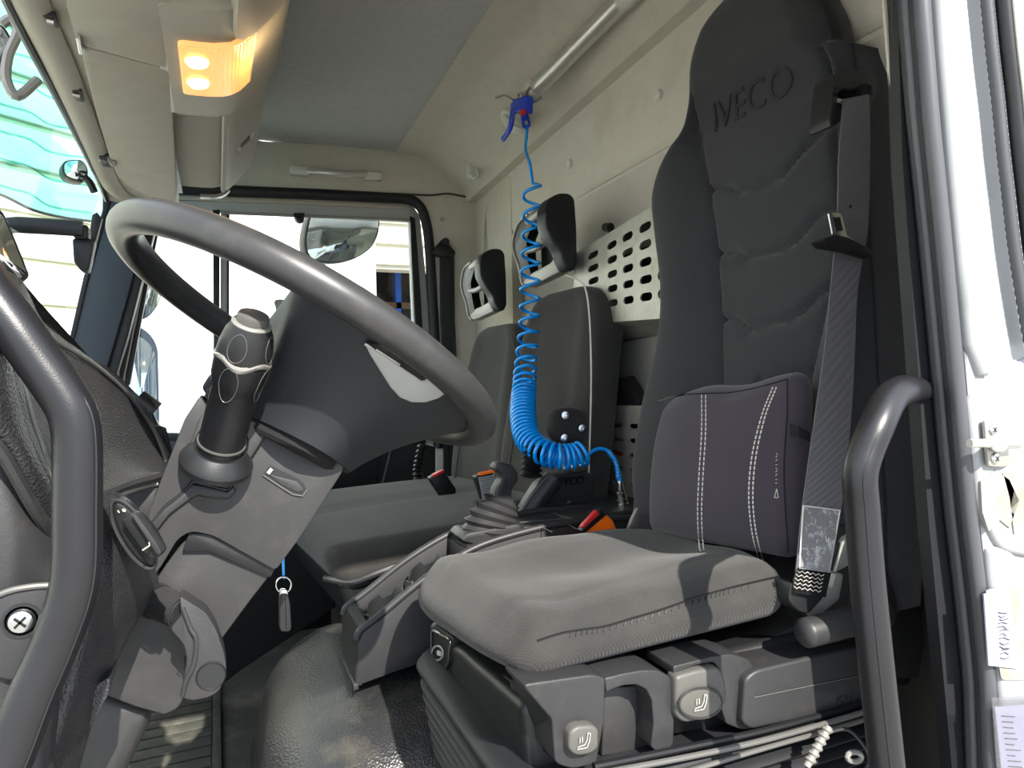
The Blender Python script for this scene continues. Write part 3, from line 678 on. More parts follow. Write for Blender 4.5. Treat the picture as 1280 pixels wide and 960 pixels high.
def headrest():
    P = rnd([(699, 241), (712, 241.5), (718.5, 248), (721, 283), (722, 331), (716, 339), (709, 336), (703.5, 326), (700, 313), (691, 301), (682, 283), (681, 262), (686, 248)], 5, 3)
    h = obj('headrest', prism([ony(x, y, 1.665) for x, y in P], (-.0, .055, 0), .012, 4), 'black', ps, 60)
    pl = plane3(ony(684, 256, 1.735), onx(641, 305, .86), ony(706, 336, 1.705))
    def A(x, y, d=0): return at(x, y, pl)+V((d, 0, 0))
    dn = V((.035, .01, 0))
    obj('left_shell', prism([A(*q) for q in rnd([(655, 272), (672, 262), (664, 284), (658, 300), (659, 322), (664, 346), (653, 352), (648, 333), (641.5, 313), (641.5, 301), (647, 281)], 3)], dn, .006, 3), 'black', h)
    obj('top_band', tube([A(x, y, .012) for x, y in [(657, 276), (670, 267), (685, 258)]], [.016, .019, .019], 14), 'silver', h)
    obj('edge_rim', tube(cat([A(*q) for q in [(660, 268), (655, 272), (647, 281), (641.5, 301), (642, 314), (648.6, 333), (652, 352), (658, 359)]], 4), .0045, 8), 'silver', h)
    obj('bottom_band', prism([A(*q) for q in rnd([(652, 353), (664, 341), (678, 334), (690, 327), (693, 312), (700, 316), (706, 337), (678, 351), (659, 360)], 4)], dn, .008, 3), 'silver', h)
    obj('inner_rim', tube(cat([A(*q) for q in [(682, 262), (682.5, 283), (690, 300), (697, 312), (704, 330)]], 4), .0065, 10), 'silver', h)
    obj('crossbar', tube(cat([A(*q) for q in [(657, 313), (668, 311), (678, 305), (686, 296)]], 5), .0105, 12), 'silver', h)
    obj('back_plate', prism([A(*q, .05) for q in rnd([(656, 276), (682, 260), (685, 300), (679, 318), (678, 334), (658, 342)], 4)], (.02, 0, 0), .004), 'black', h)
    return h
b1 = obj('backrest', pback(), 'pseat', ps, 60)
obj('piping', tube(ppath([(706, 344, 1.57), (722, 350, 1.545), (732, 362, 1.53), (737, 400, 1.522), (739, 470, 1.513), (737, 560, 1.508), (734, 640, 1.51)], 5), .0022, 6), 'stitch', b1)
obj('panel_seam', tube(ppath([(640, 420, 1.92), (652, 480, 1.9), (640, 560, 1.9), (634, 610, 1.9)], 5), .0025, 6), 'black', b1)
OFF = V((0, .50, -.062))
b2 = dup(b1, OFF, ps)
for c_ in [x for x in bpy.data.objects if x.parent == b2 and x.name.startswith('piping')]: bpy.data.objects.remove(c_)
h1 = headrest(); h2 = dup(h1, OFF+V((0, 0, .0)), ps)
# side bolster trim with pivot cover on the driver side of the bench
pc = obj('recliner_cover', slab(rnd([(676, 606, 6), (690, 596, 6), (736, 588, 8), (742, 600, 8), (740, 634, 6), (730, 644, 4), (650, 652, 4), (655, 640, 4)], 6), 1.50, (0, .05, 0), .012, 3), 'plast', ps)
obj('cover_cap', lathe([(.0145, 0), (.0145, .003), (.012, .005), (0, .0055)], ony(714, 631, 1.50), (0, -1, 0), 24), 'plastd', pc)
obj('cover_text', textbm('IVECO', .026, lambda c: ony(712, 602, 1.497)+V((c.x, 0, c.y)), .0006, 0, 1.05, .12), 'black', pc)
obj('recliner_lever', tube(ppath([(656, 648, 1.48), (672, 624, 1.48), (692, 598, 1.48)], 3), .024, 14), 'plast', ps)
obj('lever_edge', tube(ppath([(652, 640, 1.455), (668, 616, 1.455), (684, 596, 1.455)], 3), .004, 8), 'plast', ps)
for (x, y) in [(706, 519), (727, 535), (705, 547)]:
    obj('bolt', lathe([(.011, 0), (.011, .004), (.009, .009), (.004, .0095), (.004, .006), (0, .006)], ony(x, y, 1.515), (-.3, -1, 0), 16), 'chrome', ps)
obj('shoulder_cover', slab(rnd([(688, 514), (708, 508), (732, 512), (737, 545), (728, 560), (700, 556), (688, 545)], 9), 1.522, (0, .03, 0), .012, 3), 'pseat', ps)
# concertina cover of the recliner
pp = [ony(668-k*.4, 556+k*3.4, 1.50) for k in range(13)]
obj('bellows_cover', tube(pp, [.028 if k % 2 else .019 for k in range(13)], 14), 'black', ps)
# cushion
c8 = [[[V((.235, 1.56, -.47)), V((.205, 1.56, -.375))], [V((.16, 2.5, -.50)), V((.14, 2.5, -.40))]],
      [[V((.84, 1.50, -.44)), V((.86, 1.50, -.33))], [V((.84, 2.55, -.50)), V((.86, 2.55, -.38))]]]
def pf(u, v, w, P):
    if w > 0: P.z += .014*(1-u*u)*(1-abs(v)**4)*w - .012*math.exp(-((v)/.05)**2)*w
    return P
obj('cushion', hexa(c8, .045, (12, 14, 3), pf), 'pseat', ps, 60)
c8 = [[[V((.27, 1.60, -.56)), V((.24, 1.58, -.46))], [V((.2, 2.5, -.58)), V((.18, 2.5, -.49))]], [[V((.8, 1.56, -.56)), V((.84, 1.53, -.43))], [V((.8, 2.5, -.58)), V((.84, 2.5, -.48))]]]
obj('seat_pan', hexa(c8, .02, (4, 6, 2)), 'plastd', ps)
obj('pan_edge', tube(ppath([(405, 722, 1.60), (440, 727, 1.57), (470, 717, 1.55), (540, 690, 1.54), (600, 664, 1.54)], 5), .008, 8), 'plast', ps)
obj('pedestal', bbox(.35, .95, 1.75, 2.5, -1.0, -.5, .02), 'boxin', ps)
# passenger seat belt on the door pillar
sb = thing('passenger_seat_belt', 'black seat belt hanging from its anchor on the passenger door pillar', 'seat belt', ony(558, 400, YF-.03))
obj('anchor', slab(rnd([(556, 296), (564, 308), (571, 316), (566, 322), (546, 320), (541, 314), (548, 305)], 4), YF-.045, (0, .03, 0), .006), 'black', sb)
obj('anchor_bolt', lathe([(.016, 0), (.015, .006), (0, .008)], ony(557, 302, YF-.045), (0, -1, 0), 14), 'plastd', sb)
obj('strap', slab([(550, 318), (568, 318), (569, 400), (571, 440), (573, 600), (555, 600), (553, 440), (551, 400)], YF-.03, (0, .012, 0), .003), 'belt2', sb)
for k in range(4):
    obj('strap_rib', slab([(552+k*4.3, 322), (553+k*4.3, 322), (557+k*4.3, 600), (556+k*4.3, 600)], YF-.033, (0, .004, 0)), 'plastd', sb)
# dark door-side pocket detail between column and bench
dk = tag(obj('corrugated_bellows_tube', tube(ppath([(528, 556, 2.5), (524, 575, 2.5), (522, 590, 2.5), (524, 606, 2.5)], 6), [(.02 if i % 2 else .014) for i in range(19)], 10), 'black'), 'ribbed black tube beside the far end of the bench', 'tube')
# buckles
def buckle(px, Y, label, front, group='passenger belt buckles'):
    t = thing('belt_buckle', label, 'buckle', ony(px[0][0], px[0][1], Y)); t['group'] = group
    return t
k1 = buckle([(560, 612)], 2.0, 'black belt buckle with a red slot on the far half of the bench', 'black')
obj('housing', slab(rnd([(536, 598), (555, 588), (571, 612), (569, 620), (553, 624)], 3), 2.0, (0, .03, 0), .006), 'black', k1)
obj('red_button', slab([(541, 594), (555, 587), (556, 590), (542, 597)], 1.995, (0, .02, 0), .001), 'red', k1)
obj('stalk', tube(ppath([(558, 612, 2.02), (568, 622, 2.02), (580, 618, 2.02)], 3), .006, 8), 'silver', k1)
k2 = buckle([(608, 610)], 1.66, 'black belt buckle with a red-orange top edge, tucked behind the gear knob', 'black')
obj('housing', slab(rnd([(594, 596), (616, 590), (620, 628), (604, 626)], 3), 1.66, (0, .03, 0), .004), 'black', k2)
obj('orange_button', slab([(600, 592), (618, 588), (619, 590.5), (601, 594.5)], 1.65, (0, .02, 0)), 'orange', k2)
obj('ribbed_face', join(*[slab([(599+k*.5, 597+k*2.6), (618+k*.1, 593.5+k*2.75), (618+k*.1, 595+k*2.75), (599+k*.5, 598.6+k*2.6)], 1.652, (0, .006, 0)) for k in range(11)]), 'lgrey', k2)
# perforated steel boxes on the rear wall --------------------------------
def slotbox(name, label, base):
    return thing(name, label, 'panel', base)
XB = .93
def perf(P00, P10, P11, P01, slots, th, m, parent, rs=.3):
    """flat plate with real slots: quad patch in (u,v) with rounded slots cut out, built as a grid of cells"""
    us = sorted(set([0, 1]+[a for s in slots for a in (s[0], s[2])])); vs2 = sorted(set([0, 1]+[a for s in slots for a in (s[1], s[3])]))
    def Q(u, v): return lerp(lerp(P00, P10, u), lerp(P01, P11, u), v)
    bm = bmesh.new(); cache = {}
    def vert(u, v):
        k = (round(u, 5), round(v, 5))
        if k not in cache: cache[k] = bm.verts.new(Q(u, v))
        return cache[k]
    for i in range(len(us)-1):
        for j in range(len(vs2)-1):
            uc, vc = (us[i]+us[i+1])/2, (vs2[j]+vs2[j+1])/2
            if any(s[0] < uc < s[2] and s[1] < vc < s[3] for s in slots): continue
            bm.faces.new([vert(us[i], vs2[j]), vert(us[i+1], vs2[j]), vert(us[i+1], vs2[j+1]), vert(us[i], vs2[j+1])])
    for q in slots:
        cu_, cv_ = (q[2]-q[0])*.22, (q[3]-q[1])*.42
        for (u_, v_, su_, sv_) in ((q[0], q[1], 1, 1), (q[2], q[1], -1, 1), (q[2], q[3], -1, -1), (q[0], q[3], 1, -1)):
            f3 = [vert(u_, v_), bm.verts.new(Q(u_+su_*cu_, v_)), bm.verts.new(Q(u_+su_*cu_*.3, v_+sv_*cv_*.35)), bm.verts.new(Q(u_, v_+sv_*cv_))]
            bm.faces.new(f3 if su_*sv_ > 0 else f3[::-1])
    ext = bmesh.ops.extrude_face_region(bm, geom=list(bm.faces))
    bmesh.ops.translate(bm, vec=V(th), verts=[g for g in ext['geom'] if isinstance(g, bmesh.types.BMVert)])
    bmesh.ops.recalc_face_normals(bm, faces=bm.faces)
    return obj('perforated_plate', bm, m, parent)
bx = thing('perforated_locker', 'slotted bare steel box on the rear wall behind the bench', 'box', onx(790, 420, XB))
a = onx(722, 318, XB); b = onx(850, 252, XB); c = onx(850, 412, XB); d = onx(722, 402, XB)
d = onx(740, 409, XB); c = onx(850, 380, XB); a = V((XB, onx(728, 318, XB).y, onx(728, 318, XB).z))
def uvq(px, py):
    p = onx(px, py, XB); u = (a.y-p.y)/(a.y-b.y)
    zt = lerp(a.z, b.z, u); zb = lerp(d.z, c.z, u); return u, (zt-p.z)/(zt-zb)
a = V((XB, 1.73, onx(722, 318, XB).z)); ybn = 1.20
zt0, zt1 = a.z, onx(825, 265, XB).z
zb0 = onx(745, 400, XB).z; zb1 = onx(834, 391, XB).z
yA, yB = 1.73, 1.235
slots = []
cols = [(735, 748, 331), (759, 771, 314), (778, 791, 304), (799, 814, 292), (821, 834, 285), (843, 856, 278)]
for ci, (x0, x1, yt) in enumerate(cols):
    for r_ in range(5):
        yc = yt+r_*tab([(735, 15), (771, 17), (814, 19), (856, 21)], x0)[0]-2
        y0 = onx(x0, yc, XB).y; y1 = onx(x1, yc, XB).y; zc = onx((x0+x1)/2, yc, XB).z
        u0, u1 = (yA-y0)/(yA-yB), (yA-y1)/(yA-yB); um = (u0+u1)/2
        v = (lerp(zt0, zt1+.03, um)-zc)/(lerp(zt0, zt1+.03, um)-lerp(zb0, zb1-.01, um))
        if 0.02 < u0 and u1 < .98: slots.append((u0, .10+r_*.17, u1, .10+r_*.17+.075))
P00 = V((XB, yA, zt0)); P10 = V((XB, yB, zt1+.03)); P01 = V((XB, yA, zb0)); P11 = V((XB, yB, zb1-.01))
us_ = sorted(set((round(s[0], 4), round(s[2], 4)) for s in slots if s[1] < .2))
slots = [(u0, .10+r_*.165, u1, .10+r_*.165+.08) for (u0, u1) in us_ for r_ in range(5)]
perf(P00, P10, P11, P01, slots, (.004, 0, 0), 'steel', bx)
obj('box_top', prism([P00, P10, V((1.085, yB, zt1+.05)), V((1.085, yA, zt0+.02))], (0, 0, .004)), 'steel', bx)
obj('box_bottom', prism([P01, P11, V((1.085, yB, zb1-.06)), V((1.085, yA, zb0-.07))], (0, 0, -.004)), 'steel', bx)
obj('box_end', prism([P00, P01, V((1.085, yA, zb0-.07)), V((1.085, yA, zt0+.02))], (0, .004, 0)), 'steel', bx)
obj('box_back', prism([V((1.075, yA, zt0)), V((1.075, yB, zt1)), V((1.075, yB, zb1-.06)), V((1.075, yA, zb0-.07))], (.005, 0, 0)), 'boxin', bx)
obj('silver_foil', slab([(810, 360), (826, 352), (830, 372), (812, 378)], ('x', 1.0), (.01, 0, 0), .003), 'chrome', bx)
sk = thing('grey_storage_bin', 'plain grey metal side bin under the slotted steel box', 'box', onx(790, 470, 1.0))
obj('bin_body', slab([(742, 432), (840, 416), (842, 520), (742, 512)], ('x', 1.02), (.05, 0, 0), .008), 'silver', sk)
obj('stud', lathe([(.014, 0), (.013, .006), (0, .009)], onx(768, 456, 1.02), (-1, 0, 0), 14), 'steel', sk)
obj('dark_base', slab([(742, 478), (782, 470), (800, 500), (795, 516), (742, 518)], ('x', .985), (.03, 0, 0), .008), 'boxin', sk)
lx = thing('slotted_steel_cover', 'slotted pale steel panel low on the rear wall beside the air hose fitting', 'panel', onx(775, 640, .96))
XL = .96
ya, yb = onx(750, 560, XL).y, onx(830, 560, XL).y; zt = onx(780, 509, XL).z; zb = -.50
slots = []
hL = zt-zb
for (x0, x1) in ((752, 756), (766, 779), (787, 800), (808, 822)):
    y0 = onx(x0, 560, XL).y; y1 = onx(x1, 560, XL).y
    for r_ in range(8):
        z_ = onx(772, 530+17.5*r_, XL).z; v = (zt-z_)/hL
        slots.append(((ya-y0)/(ya-yb), v, (ya-y1)/(ya-yb), v+.012/hL))
us_ = sorted(set((round(s[0], 4), round(s[2], 4)) for s in slots)); vv = sorted(set((round(s[1], 4), round(s[3], 4)) for s in slots))
perf(V((XL, ya, zt)), V((XL, yb, zt+.01)), V((XL, yb, zb)), V((XL, ya, zb)), [(u0, v0, u1, v1) for u0, u1 in us_ for v0, v1 in vv], (.004, 0, 0), 'steel', lx)
obj('back_sheet', prism([V((1.05, ya, zt)), V((1.05, yb, zt)), V((1.05, yb, zb)), V((1.05, ya, zb))], (.005, 0, 0)), 'boxin', lx)
obj('orange_tag', slab([(766, 566), (780, 566), (780, 572), (766, 571)], ('x', .99), (.006, 0, 0)), 'orange', lx)
obj('panel_bolt', lathe([(.010, 0), (.009, .004), (0, .005)], onx(753, 533, XL), (-1, 0, 0), 14), 'boxin', lx)
# small black cap with cable above the box
cp = tag(obj('cable_stub', join(cyl(onx(756, 284, 1.0), onx(764, 284, 1.0), .012, seg=12, bev=.003), tube(cat([onx(*p) for p in [(761, 286, 1.0), (762, 294, 1.0), (757, 302, .98), (750, 306, .96)]], 5), .005, 8)), 'black'), 'short black capped cable end poking out above the slotted box', 'cable')
pg = tag(obj('torn_plastic_bag', prism([onx(*p) for p in [(764, 284, 1.05), (776, 288, 1.0), (786, 284, 1.04), (780, 294, .96), (768, 298, .96), (762, 292, 1.0)]], (.004, 0, .002)), 'plastic_film'), 'scrap of clear plastic bag sticking out over the slotted box', 'plastic bag')
# ================================================================== DRIVER'S SEAT
from mathutils.bvhtree import BVHTree
ds = thing('driver_suspension_seat', 'large black air-suspended driver seat with wavy quilted backrest in the foreground', 'seat', (.55, .97, -.98))
def Xf(z): return .83+.13*(z+.3)
Lp = [(803, 620), (800, 590), (803, 555), (812, 505), (826, 450), (834, 410), (836, 360), (829, 300), (825, 255), (833, 222), (847, 195), (864, 168), (867, 130), (869, 85), (883, 42), (906, 4), (935, -25), (968, -46)]
Rp = [(1158, 700), (1156, 620), (1150, 540), (1144, 440), (1136, 320), (1127, 210), (1120, 130), (1112, 72)]
def solve(px, py, off):
    # intersection with the leaning plane x = Xf(z)+off
    r = ray(px, py); return r*((.83+.039+off)/(r.x-.13*r.z))
Lz = sorted([(solve(a, b, .035).z, solve(a, b, .035).y) for a, b in Lp])
Rz = sorted([(solve(a, b, .15).z, solve(a, b, .15).y) for a, b in Rp])
shz = Rz[-1][0]
hd_ = [(1058, 40), (1052, 0), (1040, -30)]
Rz += [(shz+.012, solve(1098, 48, .12).y), (shz+.020, solve(1062, 44, .07).y)]+sorted([(shz+.024+.05*i, solve(a, b, .07).y) for i, (a, b) in enumerate(hd_)])
Lt, Rt = cat([V((a, b, 0)) for a, b in Lz], 4), [V((a, b, 0)) for a, b in Rz]
Lz = sorted([(p.x, p.y) for p in Lt]); Rz = sorted([(p.x, p.y) for p in Rt])
ztop = .74
def lim(z):
    yl = tab(Lz, z)[0]; yr = tab(Rz, z)[0]
    return yl, yr
# seams (as offsets across the seat) : near seam and far seam of the centre panel
farS = sorted([(solve(a, b, .02).z, solve(a, b, .02).y) for a, b in [(868, 165), (880, 230), (890, 300), (896, 400), (897, 480), (900, 560)]])
nearS = sorted([(solve(a, b, .02).z, solve(a, b, .02).y) for a, b in [(1012, 0), (1022, 40), (1032, 100), (1036, 150), (1041, 260), (1040, 330), (1024, 400), (1008, 470), (1000, 560)]])
def chev(px):  # wavy seam height pixel rows
    return
CH = []
for row in ([(882, 236), (905, 235), (920, 240), (945, 234), (972, 222), (985, 205), (1000, 185), (1032, 152)],
            [(892, 316), (915, 316), (932, 323), (955, 318), (985, 306), (1000, 290), (1015, 270), (1041, 256)],
            [(897, 400), (915, 400), (932, 411), (955, 407), (990, 396), (1008, 378), (1025, 362), (1040, 353)],
            [(960, 478), (985, 470), (1000, 466), (1010, 464), (1025, 456)]):
    CH.append(sorted([(solve(a, b, .02).y, solve(a, b, .02).z) for a, b in row]))
def frontx(y, z):
    yl, yr = lim(z); c = (yl+yr)/2; b = (yl-yr)/2; v = (y-c)/b
    fs, ns = tab(farS, z)[0], tab(nearS, z)[0]
    x = Xf(z)
    k = 1-sst(.50, .60, z)      # bolsters fade in the head area
    # bolsters stand forward of the centre panel
    if y > fs: t = (y-fs)/max(.02, yl-fs); x += .030*k-.045*k*sin(min(1, t)*pi*.75)
    elif y < ns: t = (ns-y)/max(.02, ns-yr); x += .030*k-.028*k*sin(min(1, t)*pi*.6)
    else: x += .030*k - .008*k*sin((y-ns)/(fs-ns)*pi)
    g = 0
    for s_ in (fs, ns):
        if z < .60 or s_ == ns: g += .008*math.exp(-((y-s_)/.0045)**2)
    if ns < y < fs:
        for c_ in CH:
            if c_[0][0] <= y <= c_[-1][0]+.03:
                zz = tab(c_, y)[0]; d = z-zz; g += .014*math.exp(-(d/.006)**2)+.0022*math.exp(-((d+.012)/.004)**2)
        # padded swell between the seams
    return x+g
def backsec(z, shrink=0.0):
    yl, yr = lim(z); head = sst(shz+.012, shz+.022, z)
    th = lerp(.155, .10, head)
    yl -= shrink; yr += shrink
    c = (yl+yr)/2; b = (yl-yr)/2; r = min(.05, b*.5); loop = []
    NF = 90
    for j in range(NF+1):   # front face from near to far
        v = -1+2*j/NF; y = c+v*b; e = b-abs(y-c)
        rnd_ = (r-sqrt(max(0, r*r-(r-e)**2))) if e < r else 0
        loop.append(V((frontx(y, z)+rnd_*(.8 if v > 0 else 1.3)+shrink*.4, y, z)))
    for q in (.4, .6, .8): loop.append(V((Xf(z)+th*q, yl, z)))
    for j in range(0, 13):
        t = j/12; e_ = {0: (.93, 1.0), 12: (.93, 1.0), 1: (.995, .96), 11: (.995, .96)}.get(j, (1.0, None))
        y = c+b*(1-2*t) if e_[1] is None else c+b*e_[1]*(1 if j < 6 else -1)
        loop.append(V((Xf(z)+th*e_[0]+(.02*sin(t*pi) if 1 < j < 11 else 0)-shrink*.4, y, z)))
    for q in (.8, .6, .4): loop.append(V((Xf(z)+th*q, yr, z)))
    return loop
zs = [-.36+i*(shz-.01+.36)/118 for i in range(119)]
zs = sorted([-.36+i*.0085 for i in range(int((ztop+.36)/.0085))]+[shz+.011, shz+.013, shz+.016, shz+.019, shz+.021])
secs = [backsec(z, .0) for z in zs]
z = zs[-1]
for k in range(1, 8):
    a_ = k/7*pi/2; secs.append(backsec(z+.05*sin(a_), .05*(1-cos(a_))+.02*k/7))
bk = obj('backrest', loft(secs), 'seat', ds, 70)
# embossed lettering following the padding
o_ = solve(941, 128, .02); o_.y += 0
yA_, yB_ = solve(893, 150, .02), solve(988, 100, .02)
def emb(c):
    y = lerp(yA_.y, yB_.y, (c.x+.11)/.22); zc = lerp(yA_.z, yB_.z, (c.x+.11)/.22)+c.y
    return V((frontx(y, zc)-.0022-c.z, y, zc))
obj('embossed_lettering', textbm('IVECO', .082, emb, .0012, 2, 1.0, .0), 'seatbol', bk, 60)
# side shell behind the bolster, dark plastic hinge covers
obj('back_shell', slab(rnd([(1060, 560), (1120, 560), (1150, 600), (1166, 660), (1166, 760), (1150, 860), (1060, 860)], 16), ('y', .80), (0, .34, 0), .012), 'black', ds)
sh = obj('hinge_cover', slab([(1094, 632), (1112, 630), (1134, 637), (1152, 648), (1159, 660), (1160, 700), (1158, 760), (1140, 800), (1094, 810)], ('y', .745), (0, .05, 0), .008), 'black', ds)
obj('lower_hinge_cover', slab([(1092, 715), (1110, 722), (1136, 742), (1152, 768), (1160, 800), (1150, 850), (1092, 850)], ('y', .725), (0, .04, 0), .008), 'plastd', ds)
obj('inner_disc', slab([(1092, 706), (1106, 712), (1118, 730), (1124, 752), (1124, 770), (1110, 800), (1092, 800)], ('y', .71), (0, .03, 0), .006), 'plast', ds)
# cushion ----------------------------------------------------------------
NB = lambda px, py, y: ony(px, py, y)
c8 = [[[NB(656, 857, .735), NB(644, 796, .755)], [NB(530, 776, 1.19), NB(518, 714, 1.19)]],
      [[NB(988, 772, .725), NB(984, 702, .73)], [V((.86, 1.20, -.42)), V((.86, 1.21, -.335))]]]
def dcf(u, v, w, P):
    if w > 0:
        q = w*(1-sst(.86, 1, abs(u))*.6)
        P.z += q*(.016*(1-abs(v)**3)-.012*(1-sst(0, .72, abs(v-.02)))*(sst(-1, -.2, u)))
        P.z += .010*w*sst(-.5, -.85, u)*(1-sst(-.85, -1.0, u))-.006*w*sst(-.8, -1, u)
        # shallow folds
        P.z += .0018*sin(u*9+v*4)*q
        P.z -= .0025*math.exp(-((v+.66-.05*u)/.028)**2)*q*(1-sst(.6, .9, u)) + .004*math.exp(-((v-.6)/.03)**2)*q*.6
    # front nose bulges
    if w > 0: P.z += .026*(1-u*u)*sst(-.2, 1, v)*w
    P.x -= .022*(1-w*w)*(1 if u < -.9 else 0)*(1-abs(v)**4)
    if v < -.9: P.y -= .006*(1-w*w)
    return P
cu = obj('cushion', hexa(c8, .040, (30, 30, 6), dcf), 'cush', ds, 60)
seam = [(672, 801), (700, 792), (728, 787), (756, 783), (790, 773), (824, 763), (858, 751), (890, 741), (912, 735), (945, 727), (972, 721)]
bmv = bmesh.new(); bmv.from_mesh(cu.data); cb0 = BVHTree.FromBMesh(bmv); co0 = ORG[cu]
def oncush(px, py, lift=.0006):
    r = ray(px, py).normalized(); h = cb0.ray_cast(-co0, r)
    return (h[0]+co0-r*lift) if h[0] is not None else ony(px, py, .72)
sp2 = cat([V((a, b, 0)) for a, b in seam], 4)
obj('side_seam', tube([oncush(q.x, q.y) for q in sp2], .0014, 6), 'black', cu)
so_ = obj('side_stitching', join(*[tube([oncush(q.x, q.y+2), oncush(q.x-1.2, q.y+7)], .0009, 5) for q in sp2[6:36]]), 'black', cu); so_['kind'] = 'stuff'
# seat pan with its moulded side ------------------------------------------
YS = .715
core = [[[V((.345, .765, -.53)), V((.33, .77, -.40))], [V((.345, 1.17, -.53)), V((.33, 1.18, -.43))]], [[V((.90, .745, -.50)), V((.90, .745, -.37))], [V((.90, 1.18, -.52)), V((.90, 1.18, -.42))]]]
pan = obj('seat_pan', hexa(core, .015, (4, 4, 2)), 'plastd', ds)
TH = (0, .06, 0)
obj('front_corner', slab(rnd([(652, 856, 10), (700, 849, 3), (742, 843, 14), (757, 848, 4), (756, 900, 2), (746, 955, 8), (716, 962, 8), (694, 955, 8), (690, 900, 3)], 5), ('y', YS), TH, .011, 4), 'plast', ds)
# slanted front face of the corner, turning to the front panel
def qd(P, vec, bev, m, name, par=ds): return obj(name, prism(P, vec, bev), m, par)
fc = [ony(668, 862, .725), ony(694, 892, .719), ony(706, 958, .722), ony(700, 952, .74), ony(648, 920, .82), ony(637, 848, .83)]
qd(fc, (.04, .01, 0), .006, 'plastd', 'corner_flank')
fp = plane3(ony(641, 850, .83), ony(650, 922, .83), ony(560, 800, 1.14))
obj('front_panel', slab(rnd([(596, 822, 2), (640, 851, 3), (652, 922, 3), (600, 885, 2)], 2), fp, (.03, 0, 0), .003), 'plastd', ds)
obj('front_panel', slab(rnd([(560, 800, 2), (594, 821, 2), (598, 884, 3), (562, 858, 2)], 2), fp, (.03, 0, 0), .003), 'black', ds)
obj('front_rib', slab([(637, 852), (642, 853), (648, 918), (643, 915)], (fp[0]-V((.006, 0, 0)), fp[1]), (.012, 0, 0), .002), 'plast', ds)
obj('front_rib', slab([(592, 824), (596, 826), (600, 880), (597, 878)], (fp[0]-V((.006, 0, 0)), fp[1]), (.012, 0, 0), .002), 'plast', ds)
obj('panel_screw', lathe([(.006, 0), (.006, .003), (0, .004)], onp(645, 884, *fp)-V((.004, 0, 0)), (-1, -.3, 0), 12), 'lgrey', ds)
# arches along the side
arch1 = [(756, 848), (780, 842), (803, 838), (822, 838), (838, 846), (842, 860), (843, 900), (842, 930), (834, 938), (820, 939), (814, 934), (817, 906), (815, 876), (808, 862), (796, 856), (780, 857), (766, 862), (758, 866)]
obj('side_arch', slab(rnd(arch1, 3), ('y', YS), TH, .008, 3), 'plast', ds)
obj('recess_plate', slab([(756, 860), (820, 856), (820, 934), (752, 946)], ('y', YS+.035), (0, .03, 0), .003), 'colplast', ds)
arch2 = [(842, 833), (870, 826), (895, 820), (915, 818), (935, 824), (948, 840), (950, 880), (938, 912), (926, 912), (908, 905), (900, 880), (902, 840), (892, 828), (868, 832), (842, 845)]
obj('side_arch', slab(rnd(arch2, 3), ('y', YS), TH, .007, 3), 'plast', ds)
obj('recess_plate', slab([(840, 836), (912, 824), (914, 908), (842, 918)], ('y', YS+.035), (0, .03, 0), .003), 'plastd', ds)
rb_ = obj('rear_side_block', slab(rnd([(932, 848, 10), (946, 838, 6), (1012, 822, 5), (1088, 806, 6), (1088, 880, 5), (1010, 898, 5), (938, 913, 8), (928, 904, 6)], 5), ('y', YS-.012), TH, .008, 3), 'plast', ds)
top = [ony(936, 846, YS-.006), ony(1012, 826, YS-.006), ony(1088, 806, YS-.006), ony(1088, 774, YS+.06), ony(1000, 800, YS+.055), ony(960, 806, YS+.05), ony(915, 822, YS+.03)]
qd(top, (0, .02, -.02), .006, 'plast', 'rear_block_top')
obj('block_line', tube([ony(942, 872, YS-.013), ony(1010, 858, YS-.013), ony(1088, 842, YS-.013)], .0006, 6), 'dkmetal', rb_)
obj('moulded_lettering', textbm('ISRI', .020, lambda c: ony(1054, 876, YS-.0125)+V((c.x*1.0, -c.z, c.y+c.x*.05)), .0008, 0, 1.0, .2), 'plastd', rb_)
obj('pan_rear_flange', slab(rnd([(915, 815), (960, 800), (1004, 776), (1030, 740), (1075, 730), (1090, 770), (1000, 800), (940, 824)], 5), ('y', YS+.05), (0, .05, 0), .006), 'colplast', ds)
# control paddles
def icon(c0, Yp, par, s=1.0):
    def T(pts, r): return tube([ony(c0[0]+a*s, c0[1]+b*s, Yp) for a, b in pts], r, 6)
    obj('seat_icon', join(T([(4, -12), (7, -11), (6, -2), (3, 6), (1, 7)], .0005), T([(4, -12), (3, -3), (0, 3)], .0005), T([(0, 3), (-8, 6), (-9, 9), (1, 7)], .0005), T([(-6, -6), (-6, 1)], .0005), T([(-3, -7), (-3, 0)], .0005)), 'icon', par)
p1_ = obj('height_paddle', slab(rnd([(712, 916, 6), (722, 908, 8), (742, 907, 8), (749, 912, 6), (749, 936, 8), (738, 944, 8), (720, 946, 8), (711, 938, 6)], 6), ('y', YS-.014), (0, .022, 0), .004, 3), 'paddle', ds)
icon((731, 928), YS-.0165, p1_)
p2_ = obj('tilt_paddle', slab(rnd([(845, 846, 6), (872, 838, 3), (900, 834, 8), (907, 846, 6), (910, 876, 8), (900, 892, 10), (876, 901, 10), (856, 905, 10), (845, 896, 8)], 6), ('y', YS-.010), (0, .022, 0), .005, 3), 'paddle', ds)
cpt = [(876+27*cos(t), 879+19*sin(t)-6*cos(t)*.25) for t in [2*pi*k/28 for k in range(28)]]
obj('oval_pad', slab([(x, y) for x, y in cpt], ('y', YS-.0135), (0, .006, 0), .002), 'paddle', p2_)
obj('oval_rim', tube([ony(x, y, YS-.0135) for x, y in cpt], .0016, 6, closed=True), 'plast', p2_)
icon((877, 880), YS-.0165, p2_, 1.0)
